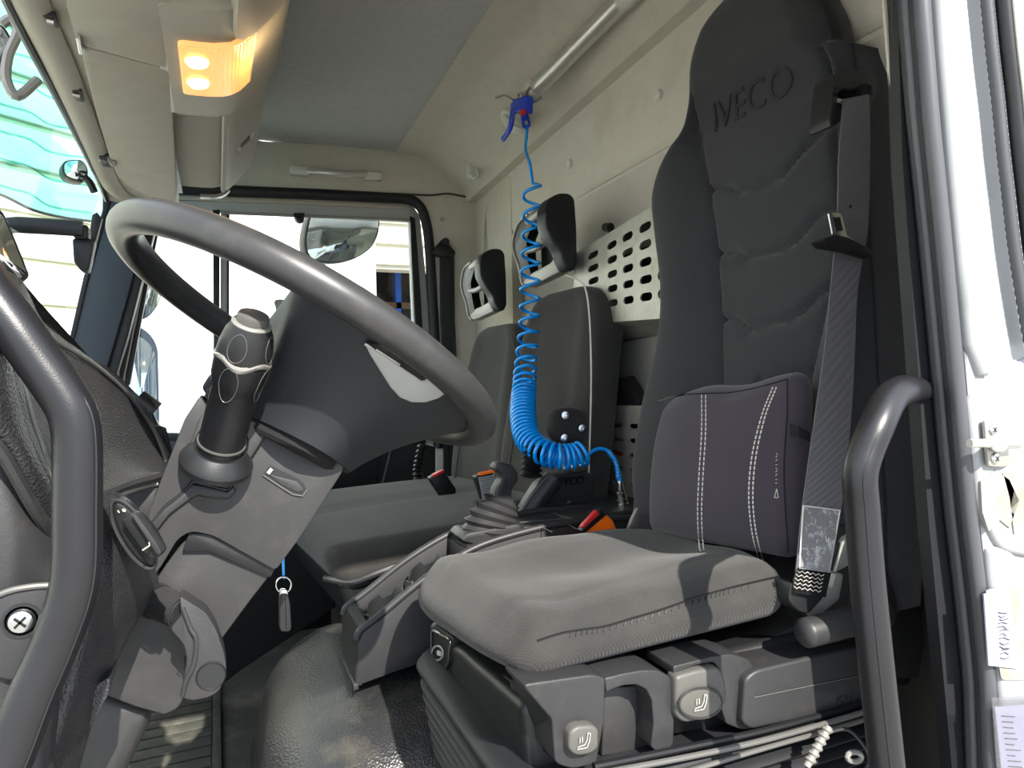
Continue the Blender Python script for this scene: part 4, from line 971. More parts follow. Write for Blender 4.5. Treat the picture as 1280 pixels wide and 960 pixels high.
# bellows under the pan: stacked rounded folds
def ring(x0, x1, y0, y1, z, r=.09, n=9, tilt=0):
    P = []
    for cx, cy, a0 in ((x0+r, y0+r, pi), (x1-r, y0+r, 1.5*pi), (x1-r, y1-r, 0), (x0+r, y1-r, .5*pi)):
        for k in range(n+1):
            a = a0+k/n*pi/2; P.append(V((cx+r*cos(a), cy+r*sin(a), z+tilt*(cx-x0))))
    return P
secs = []
prof_ = [(0, -.478), (.012, -.482), (.016, -.489), (.012, -.497), (-.012, -.503), (-.016, -.509)]
for k in range(6):
    z = -.512-k*.021
    prof_ += [(.006-k*.003, z), (.011-k*.003, z-.005), (.006-k*.003, z-.011), (-.014-k*.003, z-.016)]
for e, z in prof_: secs.append(ring(.312-e, .93+e, .715-e, 1.20+e, z, .10))
obj('bellows', loft(secs), 'rubber', ds, 70)
obj('side_rail', tube(cat([ony(a, b, .70) for a, b in [(742, 958), (860, 934), (960, 912), (1060, 884), (1090, 872)]], 4), .0045, 8), 'black', ds)
obj('side_rail', tube(cat([ony(a, b, .69) for a, b in [(700, 976), (860, 946), (960, 924), (1060, 896), (1090, 886)]], 4), .0036, 8), 'dkmetal', ds)
obj('side_rail', tube(cat([ony(a, b, .69) for a, b in [(860, 964), (960, 934), (1060, 906), (1090, 896)]], 4), .0032, 8), 'dkmetal', ds)
obj('suspension_base', bbox(.36, .92, .78, 1.16, -1.0, -.60, .02), 'boxin', ds)
obj('base_plate', bbox(.50, .98, .70, .78, -.72, -.66, .01), 'floor', ds)
obj('floor_plinth', bbox(.33, .97, .68, 1.2, -1.0, -.93, .01), 'black', ds)
# small fold-down control at the front far corner
pl_ = plane3(ony(545, 790, 1.13), ony(548, 835, 1.13), ony(567, 800, 1.03))
cb_ = obj('front_control', slab(rnd([(539, 784, 3), (543, 780, 2), (567, 797, 4), (565, 828, 6), (556, 840, 6), (540, 830, 6)], 3), pl_, (.015, 0, 0), .003), 'plastd', ds)
obj('control_rim', tube([at(q[0], q[1], pl_)-V((.002, 0, 0)) for q in rnd([(541, 787), (565, 799), (562, 830), (554, 838), (541, 829)], 4)], .0022, 8, closed=True), 'chrome', cb_)
obj('control_ring', tube([at(549+7*cos(t), 816+9*sin(t), pl_)-V((.003, 0, 0)) for t in [k*pi/8 for k in range(16)]], .0016, 6, closed=True), 'lgrey', cb_)
obj('control_mark', slab([(546, 813), (551, 815), (551, 820), (546, 819)], (pl_[0]-V((.003, 0, 0)), pl_[1]), (.002, 0, 0)), 'icon', cb_)
# armrest / backrest lever beside the cushion
obj('recline_lever', capsule(ony(1000, 793, .69), ony(1110, 765, .69), .0195, 20, 1.0), 'plast', ds)
obj('lever_bracket', slab(rnd([(1036, 705), (1062, 660), (1082, 640), (1090, 770), (1040, 772)], 5), ('y', .74), (0, .03, 0), .004), 'colplast', ds)
obj('bracket_highlight_plate', slab(rnd([(1044, 716), (1056, 676), (1068, 660), (1070, 700), (1062, 706)], 2), ('y', .735), (0, .01, 0), .002), 'satin', ds)
# belt anchorage on the seat shoulder ----------------------------------------
Yb = .79
gd = obj('belt_guide', slab(rnd([(1043, 92, 5), (1060, 86, 4), (1090, 89, 5), (1097, 96, 5), (1096, 118, 6), (1088, 138, 4), (1078, 143, 3), (1078, 112, 4), (1064, 108, 4), (1048, 114, 4), (1046, 128, 3), (1052, 132, 2), (1051, 152, 3), (1038, 160, 3), (1037, 150, 3)], 3), ('y', Yb), (.0, .04, 0), .003), 'plastd', ds)
obj('guide_brow', tube(ppath([(1044, 118, Yb-.004), (1050, 110, Yb-.006), (1064, 110, Yb-.008), (1078, 104, Yb-.008), (1088, 108, Yb-.006), (1087, 120, Yb-.002)], 5), .0035, 8), 'black', gd)
obj('guide_mouth', slab(rnd([(1046, 118), (1056, 111), (1084, 108), (1086, 126), (1076, 132), (1050, 134)], 3), ('y', Yb+.012), (0, .02, 0)), 'boxin', gd)
obj('guide_pin', cyl(ony(1044, 125, Yb), ony(1056, 129, Yb), .0045, seg=12), 'chrome', gd)
# ------------------------------------------------------------------ seat belt
sbt = thing('driver_seat_belt', 'grey seat belt running from the driver seat shoulder down beside the lumbar cushion', 'seat belt', ony(1030, 720, .70))
BL = [(1054, 124), (1051, 160), (1048, 200), (1047, 250), (1045, 290), (1042, 320), (1037, 370), (1030, 440), (1020, 510), (1010, 580), (1002, 640), (996, 700), (994, 716)]
BR = [(1086, 118), (1087, 160), (1087, 200), (1086, 250), (1084, 290), (1078, 322), (1071, 370), (1068, 440), (1065, 500), (1060, 560), (1052, 630), (1040, 700), (1037, 716)]
BY = [.782, .778, .772, .768, .762, .758, .752, .742, .735, .725, .712, .700, .698]
L_ = cat([ony(a, b, c+.012*(.5 if i > 4 else .2)) for i, ((a, b), c) in enumerate(zip(BL, BY))], 4); R_ = cat([ony(a, b, c) for (a, b), c in zip(BR, BY)], 4)
strap = obj('strap', ribbon(L_, R_, .0022), 'belt', sbt, 60)
obj('care_label', ribbon([ony(1005, 632, .7165), ony(1002, 672, .708), ony(999, 710, .700)], [ony(1050, 638, .709), ony(1043, 676, .700), ony(1036, 716, .694)], .0012), 'label', sbt)
for q0, q1 in [((1004, 632), (1050, 638)), ((999, 710), (1036, 716)), ((1004, 632), (999, 710)), ((1050, 638), (1036, 716))]:
    obj('label_stitch', tube([ony(*q0, .7065 if q0[1] < 650 else .695), ony(*q1, .7065 if q1[1] < 650 else .695)], .0009, 5), 'stitch', sbt)
lp_ = plane3(ony(1005, 632, .7145), ony(999, 710, .698), ony(1036, 716, .692))
random.seed(8)
bl_ = []
for k in range(16):
    x = 1008+random.random()*32; y = 642+random.random()*62
    bl_.append(tube([at(x-(y-640)*.08, y, lp_), at(x-(y-640)*.08+random.uniform(-2, 6), y+random.uniform(-6, 6), lp_)], .0006, 4))
obj('label_print', join(*bl_), 'icon', sbt)['kind'] = 'stuff'
obj('stitched_end', ribbon([ony(999, 710, .698), ony(994, 722, .697), ony(991, 740, .697)], [ony(1037, 716, .694), ony(1034, 728, .694), ony(1030, 746, .694)], .006), 'black', sbt)
bl_ = []
for k in range(5):
    pts_ = [ony(996+i*3.4-k*.9, 714+k*5+i*.55+(1.3 if i % 2 else -1.3), .6895) for i in range(11)]
    bl_.append(tube(pts_, .0007, 4))
obj('zigzag_stitching', join(*bl_), 'cuff', sbt)['kind'] = 'stuff'
obj('anchor_boot', slab(rnd([(990, 728, 4), (1031, 738, 4), (1030, 748, 6), (1012, 768, 8), (1000, 766, 8), (986, 752, 8)], 5), ('y', .70), (0, .035, 0), .010, 3), 'plastd', sbt)
obj('anchor_arm', slab(rnd([(1014, 760), (1040, 736), (1046, 716), (1056, 718), (1050, 750), (1020, 775)], 4), ('y', .715), (0, .02, 0), .004), 'silver', sbt)
YT = .748
obj('tongue_plate', slab([(1036, 267), (1040, 265.5), (1050, 266), (1053, 270), (1059, 294), (1068, 300), (1066, 305), (1036, 303), (1032, 298), (1041, 292)], ('y', YT), (0, .003, 0), .0008), 'chrome', sbt)
obj('tongue_window', slab([(1041, 272), (1050, 271), (1054, 288), (1046, 289)], ('y', YT-.0015), (0, .002, 0)), 'black', sbt)
obj('tongue_grip', slab(rnd([(1028, 300, 2), (1044, 293, 3), (1062, 297, 3), (1086, 310, 4), (1094, 318, 4), (1090, 322, 3), (1064, 312, 4), (1036, 308, 4)], 3), ('y', YT-.008), (0, .024, 0), .004, 3), 'black', sbt)
obj('stop_button', lathe([(.0025, 0), (.002, .0015), (0, .002)], ony(1063, 258, .7655), (0, -1, 0), 10), 'black', sbt)
# ------------------------------------------------------------------ lumbar cushion
c8 = [[[ony(808, 676, 1.14), ony(826, 484, 1.13)][::1], None], None]
def lcor():
    nb, ntp = ony(990, 704, .765), ony(1000, 466, .795); fb, ft = ony(800, 668, 1.15), ony(818, 494, 1.15)
    d = V((.065, .012, 0))
    return [[[nb, ntp], [fb, ft]], [[nb+d*.9, ntp+d*.8], [fb+d, ft+d]]]
def lf(u, v, w, P):
    k = (1-abs(v)**3)*(1-abs(w)**3)
    if u < 0: P.x -= .026*k*(-u); P.y -= .012*k*(-u)
    P.y -= .035*(sst(.55, 1.05, v))*(abs(w)**2.2)*(1.0 if w > 0 else .55)   # rounded far corners
    P.z += .004*sin(v*6)*(w > .8)
    return P
lc = thing('lumbar_cushion', 'purple-grey lumbar cushion with white seams leaning on the driver seat back', 'cushion', ony(900, 700, .95))
pl1 = obj('cushion_body', hexa(lcor(), .034, (14, 18, 16), lf), 'pillow', lc, 60)
bmv = bmesh.new(); bmv.from_mesh(pl1.data); bvh = BVHTree.FromBMesh(bmv); o0 = ORG[pl1]
def onpil(px, py, lift=.001):
    r = ray(px, py).normalized(); h = bvh.ray_cast(-o0, r)
    if h[0] is None: return ony(px, py, .9)
    return h[0]+o0-r*lift
for off in (0, 5):
    for pts_ in ([(877+off, 494), (877+off, 540), (874+off, 590), (872+off, 640), (874+off, 682), (877+off, 690)], [(966+off*.9, 484), (952+off*.9, 520), (940+off, 570), (936+off, 620), (940+off, 665), (949+off, 702)]):
        path = cat([V((a, b, 0)) for a, b in pts_], 8)
        W_ = [onpil(q.x, q.y, .0008) for q in path]
        so_ = obj('white_stitching', join(*[tube([W_[i], lerp(W_[i], W_[i+1], .72)], .0011, 5) for i in range(len(W_)-1)]), 'stitch', pl1); so_['kind'] = 'stuff'
ed = cat([V((a, b, 0)) for a, b in [(822, 502), (850, 494), (880, 492), (910, 491), (940, 486), (964, 480), (984, 474)]], 6)
obj('top_gusset_seam', tube([onpil(q.x, q.y, .0004) for q in ed], .0014, 6), 'boxin', pl1)
ed = cat([V((a, b, 0)) for a, b in [(984, 474), (984, 520), (980, 580), (982, 640), (986, 700)]], 6)
obj('side_gusset_seam', tube([onpil(q.x, q.y, .0004) for q in ed], .0012, 6), 'boxin', pl1)
# vertical printed maker's mark
o1 = onpil(970, 614); 
dl = [(968, 622, 973, 622), (973, 622, 971, 611), (971, 611, 968, 622)]
obj('printed_triangle', join(*[tube([onpil(a, b), onpil(c_, d)], .0007, 5) for a, b, c_, d in dl]), 'icon', pl1)
random.seed(3); bl_ = []
for k in range(9):
    y = 604-k*4.6; x = 970+k*.08
    bl_.append(tube([onpil(x-.8, y), onpil(x+1.4, y-random.choice([0, 2.4]))], .0006, 5))
obj('printed_name', join(*bl_), 'icon', pl1)['kind'] = 'stuff'
obj('elastic_strap', ribbon([ony(987, 529, .775), ony(998, 532, .765), ony(1012, 541, .765)], [ony(988, 546, .775), ony(998, 546, .765), ony(1012, 553, .765)], .002), 'boxin', lc)
# ------------------------------------------------------------------ rear entry grab handle
hdl = thing('entry_grab_handle', 'thick bent black grab handle at the door pillar in front of the seat', 'handle', ony(1100, 900, .5))
gp = ppath([(1166, 488, .565), (1150, 488, .545), (1130, 488, .52), (1113, 498, .51), (1097, 530, .50), (1082, 566, .50), (1075, 596, .50), (1078, 640, .50), (1084, 720, .497), (1094, 820, .49), (1108, 950, .485), (1116, 1030, .485)], 6)
obj('handle_tube', tube(gp, [.0150]*12+[.0165]*(len(gp)-12), 20), 'handle', hdl, 60)
obj('mould_line', tube([p+V((-.010, -.0128, 0)) for p in gp[10:]], .0012, 6), 'plastd', hdl)
obj('pillar_socket', lathe([(.022, 0), (.022, .01), (.018, .014), (0, .014)], ony(1164, 488, .565), (-1, -.5, 0), 18), 'black', hdl)
# door striker latch
lt = thing('door_striker', 'zinc door striker with two cross-head screws on the white pillar', 'latch', ony(1240, 560, .49))
obj('striker_plate', slab(rnd([(1231, 525, 4), (1250, 524, 4), (1262, 528, 5), (1290, 552, 5), (1284, 566, 4), (1258, 584, 6), (1236, 583, 4)], 3), ('y', .487), (0, .004, 0), .0012), 'steel', lt)
screw(ony(1240, 537, .487), (0, -1, 0), .0062, lt); screw(ony(1243, 573, .487), (0, -1, 0), .0062, lt)
obj('striker_bar', tube([ony(1212, 554, .472), ony(1232, 554, .474), ony(1248, 556, .476)], .0045, 12, asp=.8), 'satin', lt)
obj('striker_knuckle', cyl(ony(1248, 557, .487), ony(1249, 557, .468), .0075, seg=18, bev=.001), 'steel', lt)
obj('striker_pin', cyl(ony(1252, 556, .476), ony(1272, 556, .478), .0042, seg=14), 'chrome', lt)
# paper label and plastic sleeve on the pillar
pp_ = thing('paper_label', 'white handwritten paper label on the door pillar', 'label', ony(1250, 838, .49))
obj('sheet', slab([(1230, 742), (1264, 745), (1272, 836), (1236, 832)], ('y', .4905), (0, .0015, 0)), 'paper', pp_)
random.seed(5); bl_ = []
for k in range(13):
    y = 765+k*4.8
    bl_.append(tube([ony(1248+k*.35+random.uniform(-2, 1), y, .4895), ony(1252+k*.35, y+random.uniform(-3, 3), .4895), ony(1256+k*.35+random.uniform(0, 4), y+random.uniform(-2, 2), .4895)], .0005, 4))
obj('handwriting', join(*bl_), 'ink', pp_)['kind'] = 'stuff'
ps_ = thing('plastic_sleeve', 'clear plastic sleeve with papers at the bottom of the door pillar', 'sleeve', ony(1265, 960, .49))
obj('paper', slab([(1244, 884), (1300, 880), (1310, 1000), (1256, 1000)], ('y', .4905), (0, .0015, 0)), 'paper', ps_)
bl_ = []
for k in range(12):
    y = 895+k*7
    bl_.append(tube([ony(1252+k, y, .4895), ony(1262+k+random.uniform(0, 8), y+1, .4895)], .0006, 4))
obj('printed_lines', join(*bl_), 'ink', ps_)['kind'] = 'stuff'
obj('clear_film', prism([ony(1240, 872, .486), ony(1312, 870, .484), ony(1318, 1010, .486), ony(1250, 1010, .482)], (0, .001, 0)), 'plastic_film', ps_)
# cable under the seat
cbx = thing('seat_air_cable', 'black cable and ribbed pale tube below the seat, next to the grab handle', 'cable', ony(1040, 940, .66))
obj('cable', tube(ppath([(1038, 914, .67), (1060, 912, .665), (1078, 930, .66), (1086, 948, .66), (1082, 962, .66)], 5), .0026, 8), 'plastd', cbx)
for k in range(6):
    a_ = ony(1034-k*4.2, 912+k*7.5, .67); obj('tube_bead', lathe([(.0055, -.003), (.0075, 0), (.0055, .003)], a_, (-.5, 0, -1), 12), 'silver', cbx)
obj('tube_core', cyl(ony(1036, 908, .67), ony(1008, 958, .67), .005, seg=10), 'silver', cbx)
obj('loop_grommet', tube([ony(1068+9*cos(t), 946+6*sin(t), .66) for t in [k*pi/7 for k in range(14)]], .0035, 8, closed=True), 'silver', cbx)
# orange wrapped buckle between seat and console
ob = thing('orange_belt_buckle', 'belt buckle wrapped in orange plastic beside the driver cushion', 'buckle', ony(755, 672, 1.25))
obj('wrapped_body', hexa([[[ony(733, 668, 1.22), ony(728, 656, 1.22)], [ony(733, 668, 1.27), ony(728, 656, 1.27)]], [[ony(776, 672, 1.22), ony(760, 641, 1.22)], [ony(776, 672, 1.27), ony(760, 641, 1.27)]]], .008, (6, 3, 5), lambda u, v, w, P: P+V((0, 0, .003*sin(u*7+w*5)))), 'orange', ob, 60)
obj('black_rim', slab([(727, 664), (731, 667), (758, 644), (752, 636)], ('y', 1.215), (0, .02, 0), .002), 'black', ob)
obj('red_button', slab([(727, 659), (729, 661), (750, 643), (746, 638)], ('y', 1.212), (0, .012, 0), .001), 'red', ob)
obj('stem', slab(rnd([(782, 672), (790, 650), (798, 634), (800, 646), (792, 674)], 3), ('y', 1.23), (0, .01, 0), .002), 'silver', ob)
# ================================================================== ENGINE TUNNEL, CONSOLE, FLOOR MAT
c8 = [[[V((.00, 1.04, -1.02)), V((.09, 1.14, -.66))], [V((.02, 2.02, -1.02)), V((.10, 1.78, -.60))]], [[V((1.0, 1.10, -1.02)), V((1.0, 1.13, -.50))], [V((1.0, 2.02, -1.02)), V((1.0, 1.75, -.50))]]]
def tf(u, v, w, P):
    if w > 0: P.z += .02*(1-v*v)*w
    P.x += .015*sin(v*3)*(u < -.8)
    return P
et = tag(obj('engine_tunnel_cover', hexa(c8, .15, (16, 16, 8), tf), 'tunnel', None, 60), 'worn black moulded vinyl engine cover humped between the seats', 'engine cover')
c8 = [[[V((.22, 1.22, -.7)), V((.25, 1.22, -.555))], [V((.22, 1.62, -.7)), V((.25, 1.62, -.545))]], [[V((.98, 1.22, -.7)), V((.98, 1.22, -.40))], [V((.98, 1.60, -.7)), V((.98, 1.60, -.40))]]]
cn = thing('centre_console', 'dark plastic centre console with an open tray and gear lever gaiter', 'console', (.55, 1.38, -.57))
YA, YB = 1.30, 1.445
topl = [(446, 800, 8), (452, 788, 6), (478, 768, 10), (520, 733, 10), (560, 705, 10), (600, 683, 12), (650, 667, 12), (700, 656, 12), (760, 650, 4), (830, 646, 4)]
botl = [(830, 760), (700, 780), (560, 818), (500, 838), (445, 858)]
near = rnd(topl+botl, 3)
nP = [ony(a, b, YA) for a, b in near]
wn = obj('near_wall', prism(nP, (0, .012, 0), .004), 'plast', cn)
fP = [V((p.x, YB, p.z)) for p in nP]
obj('far_wall', prism(fP, (0, .012, 0), .004), 'plast', cn)
# rims along the tops
rimn = cat([ony(a, b, YA) for a, b, _ in topl], 5); 
obj('near_rim', tube([p+V((0, .004, 0)) for p in rimn], .0075, 10), 'plast', cn)
rimf = [V((p.x, YB+.006, p.z)) for p in rimn]
obj('far_rim', tube(rimf, .0075, 10), 'plast', cn)
a0, a1 = ony(446, 802, YA), ony(444, 858, YA)
def ext(p): return V((p.x, YB+.012, p.z))
fr = prism([a0, ext(a0), ext(a1), a1], (.012, 0, 0), .0)
obj('front_face', fr, 'plastd', cn)
q0, q1 = rimn[2], rimn[9]
lipP = [rimn[0], rimn[3], rimn[6]]
obj('front_lip', loft([[V((p.x, y, p.z+dz)) for y in (YA+.0, YA+.04, YB-.03, YB+.012)] for p, dz in [(rimn[0]+V((-.004, 0, -.012)), 0), (rimn[1], .002), (rimn[4], .004), (rimn[7], .002), (rimn[7]+V((.0, 0, -.012)), 0), (rimn[0]+V((.004, 0, -.02)), 0)]], close=True), 'plastd', cn)
obj('front_skirt', prism([a1+V((-.004, -.004, -.006)), ext(a1)+V((-.004, .004, -.006)), ext(a1)+V((-.004, .004, .006)), a1+V((-.004, -.004, .006))], (.01, 0, 0), .002), 'plast', cn)
# tray floor, cup holder and divider
def zr(x): return tab([(p.x, p.z) for p in sorted(rimn, key=lambda q: q.x)], x)[0]
obj('tray_floor', prism([V((.29, YA+.01, zr(.29)-.10)), V((.29, YB, zr(.29)-.10)), V((.46, YB, zr(.46)-.07)), V((.46, YA+.01, zr(.46)-.07))], (0, 0, -.006)), 'plastd', cn)
obj('divider', prism([V((.455, YA+.01, zr(.455)-.004)), V((.455, YB+.005, zr(.455)-.004)), V((.455, YB+.005, zr(.455)-.085)), V((.455, YA+.01, zr(.455)-.085))], (.008, 0, 0), .001), 'plastd', cn)
cup = [(.023, -.012), (.036, -.002), (.0405, .0), (.042, 0), (.042, -.085), (.0, -.088), (0, -.082), (.036, -.08), (.038, -.012)]
for cx in (.295, .385):
    cz = zr(cx)-.022
    wall = []
    N = 32
    S = []
    for (r_, h) in [(.036, -.07), (.038, -.002), (.0405, .0), (.043, -.003), (.043, -.07)]:
        S.append([V((cx+r_*cos(2*pi*j/N), (YA+YB)/2+.007+r_*sin(2*pi*j/N), cz+h+(.012 if (j//4) % 2 == 0 and h > -.02 else 0)+ (r_*cos(2*pi*j/N))*.55)) for j in range(N)])
    obj('cup_holder', loft(S, cap=False), 'plastd', cn)
obj('tray_shelf', prism([V((.245, YA+.01, zr(.25)-.022)), V((.245, YB, zr(.25)-.022)), V((.27, YB, zr(.27)-.022)), V((.27, YA+.01, zr(.27)-.022))], (0, 0, -.006)), 'colplast', cn)
# deck behind the tray
deck = []
for x in (.462, .54, .62, .72, .82, .95):
    deck.append([V((x, YA+.01, zr(x)-.004)), V((x, YB+.02+(.16 if x > .6 else .0 if x < .5 else .06), zr(x)-.002))])
obj('console_deck', sheet(deck, (0, 0, -.012)), 'plast', cn)
for a_, b_ in [((655, 660), (735, 650)), ((650, 653), (745, 645)), ((672, 657), (690, 665)), ((704, 652), (722, 662))]:
    za = -.318
    obj('deck_line', tube([onz(a_[0], a_[1], zr(.72)+.0), onz(b_[0], b_[1], zr(.78)+.0)], .0010, 6), 'dkmetal', cn)
obj('deck_box', hexa([[[V((.70, YA+.04, -.345)), V((.70, YA+.04, -.315))], [V((.70, 1.62, -.345)), V((.70, 1.62, -.318))]], [[V((.95, YA+.04, -.345)), V((.95, YA+.04, -.31))], [V((.95, 1.62, -.345)), V((.95, 1.62, -.312))]]], .01, (3, 3, 2)), 'plast', cn)
# handbrake / gear lever with pleated gaiter
gl = thing('gear_lever', 'short grey gear lever with a hooked knob rising from a pleated gaiter', 'gear lever', ony(615, 665, 1.40))
cen = [(615, 674, 36, 7), (613, 671, 37, 6), (612, 667, 31, 6), (611, 662, 35, 7), (612, 658, 29, 7), (613, 654, 34, 8), (616, 650, 28, 8), (617, 645, 31, 9), (620, 641, 25, 8), (621, 636, 28, 9), (626, 632, 20, 7), (626, 627, 22, 9), (631, 623, 13, 6)]
secs = []
for i, (cx, cy, w_, h_) in enumerate(cen):
    c = ony(cx, cy, 1.385); k = w_/870*(c.dot(CF)); t_ = i/(len(cen)-1); N = 28
    tilt = .05+.50*t_
    loop = []
    for j in range(N):
        a = 2*pi*j/N; loop.append(c+V((k*cos(a), k*.75*sin(a), -k*cos(a)*tilt)))
    secs.append(loop)
obj('gaiter', loft(secs), 'plast', gl, 30)
obj('gaiter_base', slab(rnd([(577, 676), (584, 667), (650, 655), (652, 664), (620, 678), (600, 682)], 4), ('y', 1.345), (0, .09, 0), .004), 'plast', gl)
kn = [(620, 581, 4), (626, 577, 4), (640, 581, 6), (648, 592, 6), (648, 602, 5), (641, 609, 6), (640, 618, 5), (644, 632, 3), (642, 638, 3), (616, 626, 3), (620, 610, 4), (627, 600, 5), (626, 592, 4), (618, 587, 3)]
obj('knob', slab(rnd(kn, 4), ('y', 1.37), (0, .032, 0), .010, 4), 'plast', gl)
obj('knob_face', slab(rnd([(628, 598), (634, 596), (634, 612), (630, 628), (620, 624), (622, 610)], 2), ('y', 1.367), (0, .01, 0), .002), 'colplast', gl)
# floor mat with grooves
mt_ = thing('floor_mat', 'grooved dark rubber floor mat beneath the steering column', 'mat', (-.15, 1.3, -1.0))
obj('mat_base', prism([V(p) for p in [(-.46, .75, -.9985), (-.008, .75, -.9985), (-.008, 2.5, -.9985), (-.46, 2.5, -.9985)]], (0, 0, .010), .003), 'matrub', mt_)
for k in range(30):
    y = .80+k*.056
    obj('mat_rib', prism([V((-.44, y, -.989)), V((-.035, y+.012, -.989)), V((-.035, y+.058, -.989)), V((-.44, y+.046, -.989))], (0, 0, .006), .0015), 'matrub', mt_)
obj('mat_border', prism([V((-.032, .76, -.989)), V((-.010, .76, -.989)), V((-.010, 2.48, -.989)), V((-.032, 2.48, -.989))], (0, 0, .010), .003), 'matrub', mt_)
# ================================================================== STEERING WHEEL
WC = V((.1066, .872, .0442)); wt, wsg = .5526, .107
WN = V((sin(wt)*cos(wsg), sin(wsg), cos(wt)*cos(wsg)))
WA = V((0, 1, 0)).cross(WN).normalized(); WB = WN.cross(WA)
def wp(r, a, d=0): return WC+WA*(r*cos(a))+WB*(r*sin(a))-WN*d
sw_ = thing('steering_wheel', 'large dark grey steering wheel with a worn shiny rim and deep hub', 'steering wheel', wp(0, 0, .1))
obj('rim', tube([wp(.23, 2*pi*k/96) for k in range(96)], .0178, 20, updir=WN, closed=True), 'wheel', sw_, 80)
N = 72; secs = []
def Rtop(a):
    a = abs(a)
    if a > pi: a = 2*pi-a
    lim_ = radians(84)
    if a < lim_: return .226
    c_ = -cos(a); return min(.226, .054/max(c_, .2))
for q in range(13):
    t = q/12; d = .118*(1-t)
    loop = []
    for j in range(N):
        a = 2*pi*j/N; rb0 = lerp(.070, .116, sst(-.35, .6, cos(a)))
        k = .5*t+.5*t*t*(1.0)
        loop.append(wp(lerp(rb0, Rtop(a), k), a, d+.002*sin(t*pi)))
    secs.append(loop)
secs.append([wp(Rtop(2*pi*j/N)*.9, 2*pi*j/N, -.012) for j in range(N)])
secs.append([wp(.06, 2*pi*j/N, -.02) for j in range(N)])
hub = obj('hub', loft(secs), 'hub', sw_, 50)
obj('hub_collar', loft([[wp(r_*lerp(.62, 1, sst(-.35, .6, cos(2*pi*j/40))), 2*pi*j/40, d) for j in range(40)] for r_, d in [(.100, .130), (.106, .126), (.106, .114), (.06, .11)]]), 'boxin', sw_)
bmv = bmesh.new(); bmv.from_mesh(hub.data); hb = BVHTree.FromBMesh(bmv); ho = ORG[hub]
def onhub(px, py, lift=.001):
    r = ray(px, py).normalized(); h = hb.ray_cast(-ho, r)
    return (h[0]+ho-r*lift) if h[0] is not None else ony(px, py, .72)
leaf = [(456, 430), (470, 437), (495, 453), (520, 471), (528, 477), (533, 474), (541, 473), (558, 491), (548, 498), (532, 503), (515, 503), (500, 497), (488, 484), (474, 462), (463, 444)]
cpd = obj('control_pad', prism([onhub(a, b, .004) for a, b in leaf], ray(510, 480).normalized()*.010, .0015), 'lgrey', sw_)
obj('control_slot', prism([onhub(a, b, .006) for a, b in [(457, 428), (466, 430), (500, 446), (530, 468), (534, 473), (527, 476), (500, 458), (470, 438)]], ray(500, 455).normalized()*.010), 'black', sw_)
for P_ in ([(466, 429), (484, 433), (502, 446), (498, 450), (478, 438)], [(504, 448), (518, 456), (531, 467), (524, 471), (508, 459)]):
    obj('rocker_switch', prism([onhub(a, b, .009) for a, b in P_], ray(500, 455).normalized()*.006, .001), 'plastd', sw_)
obj('pad_edge', tube([onhub(a, b, .004) for a, b in leaf[:8]], .0014, 6), 'satin', sw_)
# ================================================================== STEERING COLUMN
YC = .80
col = thing('steering_column', 'grey plastic steering column shroud with a key slot recess', 'steering column', ony(160, 950, .86))
TV = (0, .12, 0)
sh1 = [(250, 494, 6), (262, 513, 3), (300, 520, 3), (339, 535, 2), (402, 562, 8), (430, 577, 6), (428, 590, 6), (377, 669, 6), (347, 710, 6), (342, 712, 3), (265, 669, 8), (238, 664, 12), (222, 674, 6), (204, 704, 6), (186, 730, 6), (182, 700, 4), (186, 646, 4), (200, 603, 3), (231, 524, 4)]
s1 = obj('shroud', slab(rnd(sh1, 4), YC, TV, .009, 3), 'colplast', col)
obj('upper_edge', slab(rnd([(258, 486, 3), (268, 482, 3), (310, 505, 2), (345, 524, 2), (342, 534, 2), (300, 520, 2), (256, 498, 3)], 3), YC+.03, (0, .08, 0), .004), 'plastd', col)
obj('top_cap', slab(rnd([(252, 484, 4), (262, 468, 5), (270, 466, 4), (270, 488, 3), (258, 494, 3)], 3), YC+.05, (0, .05, 0), .006), 'plast', col)
pl2 = obj('stalk_plate', slab(rnd([(250, 520, 8), (268, 512, 6), (336, 533, 2), (333, 542, 2), (296, 600, 6), (288, 607, 4), (262, 598, 6), (240, 584, 8), (236, 560, 8)], 5), YC-.010, (0, .012, 0), .004), 'colplast', col)
for g_ in ([(190, 654), (206, 634), (226, 618), (238, 606), (243, 602), (256, 606), (282, 612), (290, 606), (338, 534)], [(196, 662), (212, 642), (234, 626), (246, 618), (258, 620), (284, 622), (294, 612)]):
    obj('joint_line', tube(cat([ony(a, b, YC-.001) for a, b in g_], 4), .0017, 6), 'plastd', s1)
obj('raised_band', slab([(189, 655), (206, 636), (226, 620), (240, 606), (257, 608), (284, 615), (291, 609), (294, 613), (285, 623), (257, 621), (246, 619), (233, 627), (212, 643), (196, 663)], YC-.006, (0, .01, 0), .002), 'plast', s1)
ks = obj('key_recess', slab(rnd([(329, 594, 1), (338, 582, 2), (376, 600, 8), (384, 612, 6), (378, 620, 6), (362, 618, 6)], 3), YC-.0015, (0, .004, 0)), 'plastd', s1)
obj('recess_edge', tube([ony(a, b, YC-.002) for a, b in [(329, 594), (350, 608), (366, 618), (378, 620), (384, 612)]], .0009, 6), 'dkmetal', ks)
obj('recess_scoop', slab(rnd([(336, 593), (372, 602), (380, 612), (374, 616), (352, 606)], 3), YC-.003, (0, .003, 0), .001), 'colplast', ks)
obj('recess_pin', cyl(ony(335, 592, YC-.003), ony(340, 586, YC-.003), .0022, seg=8), 'lgrey', ks)
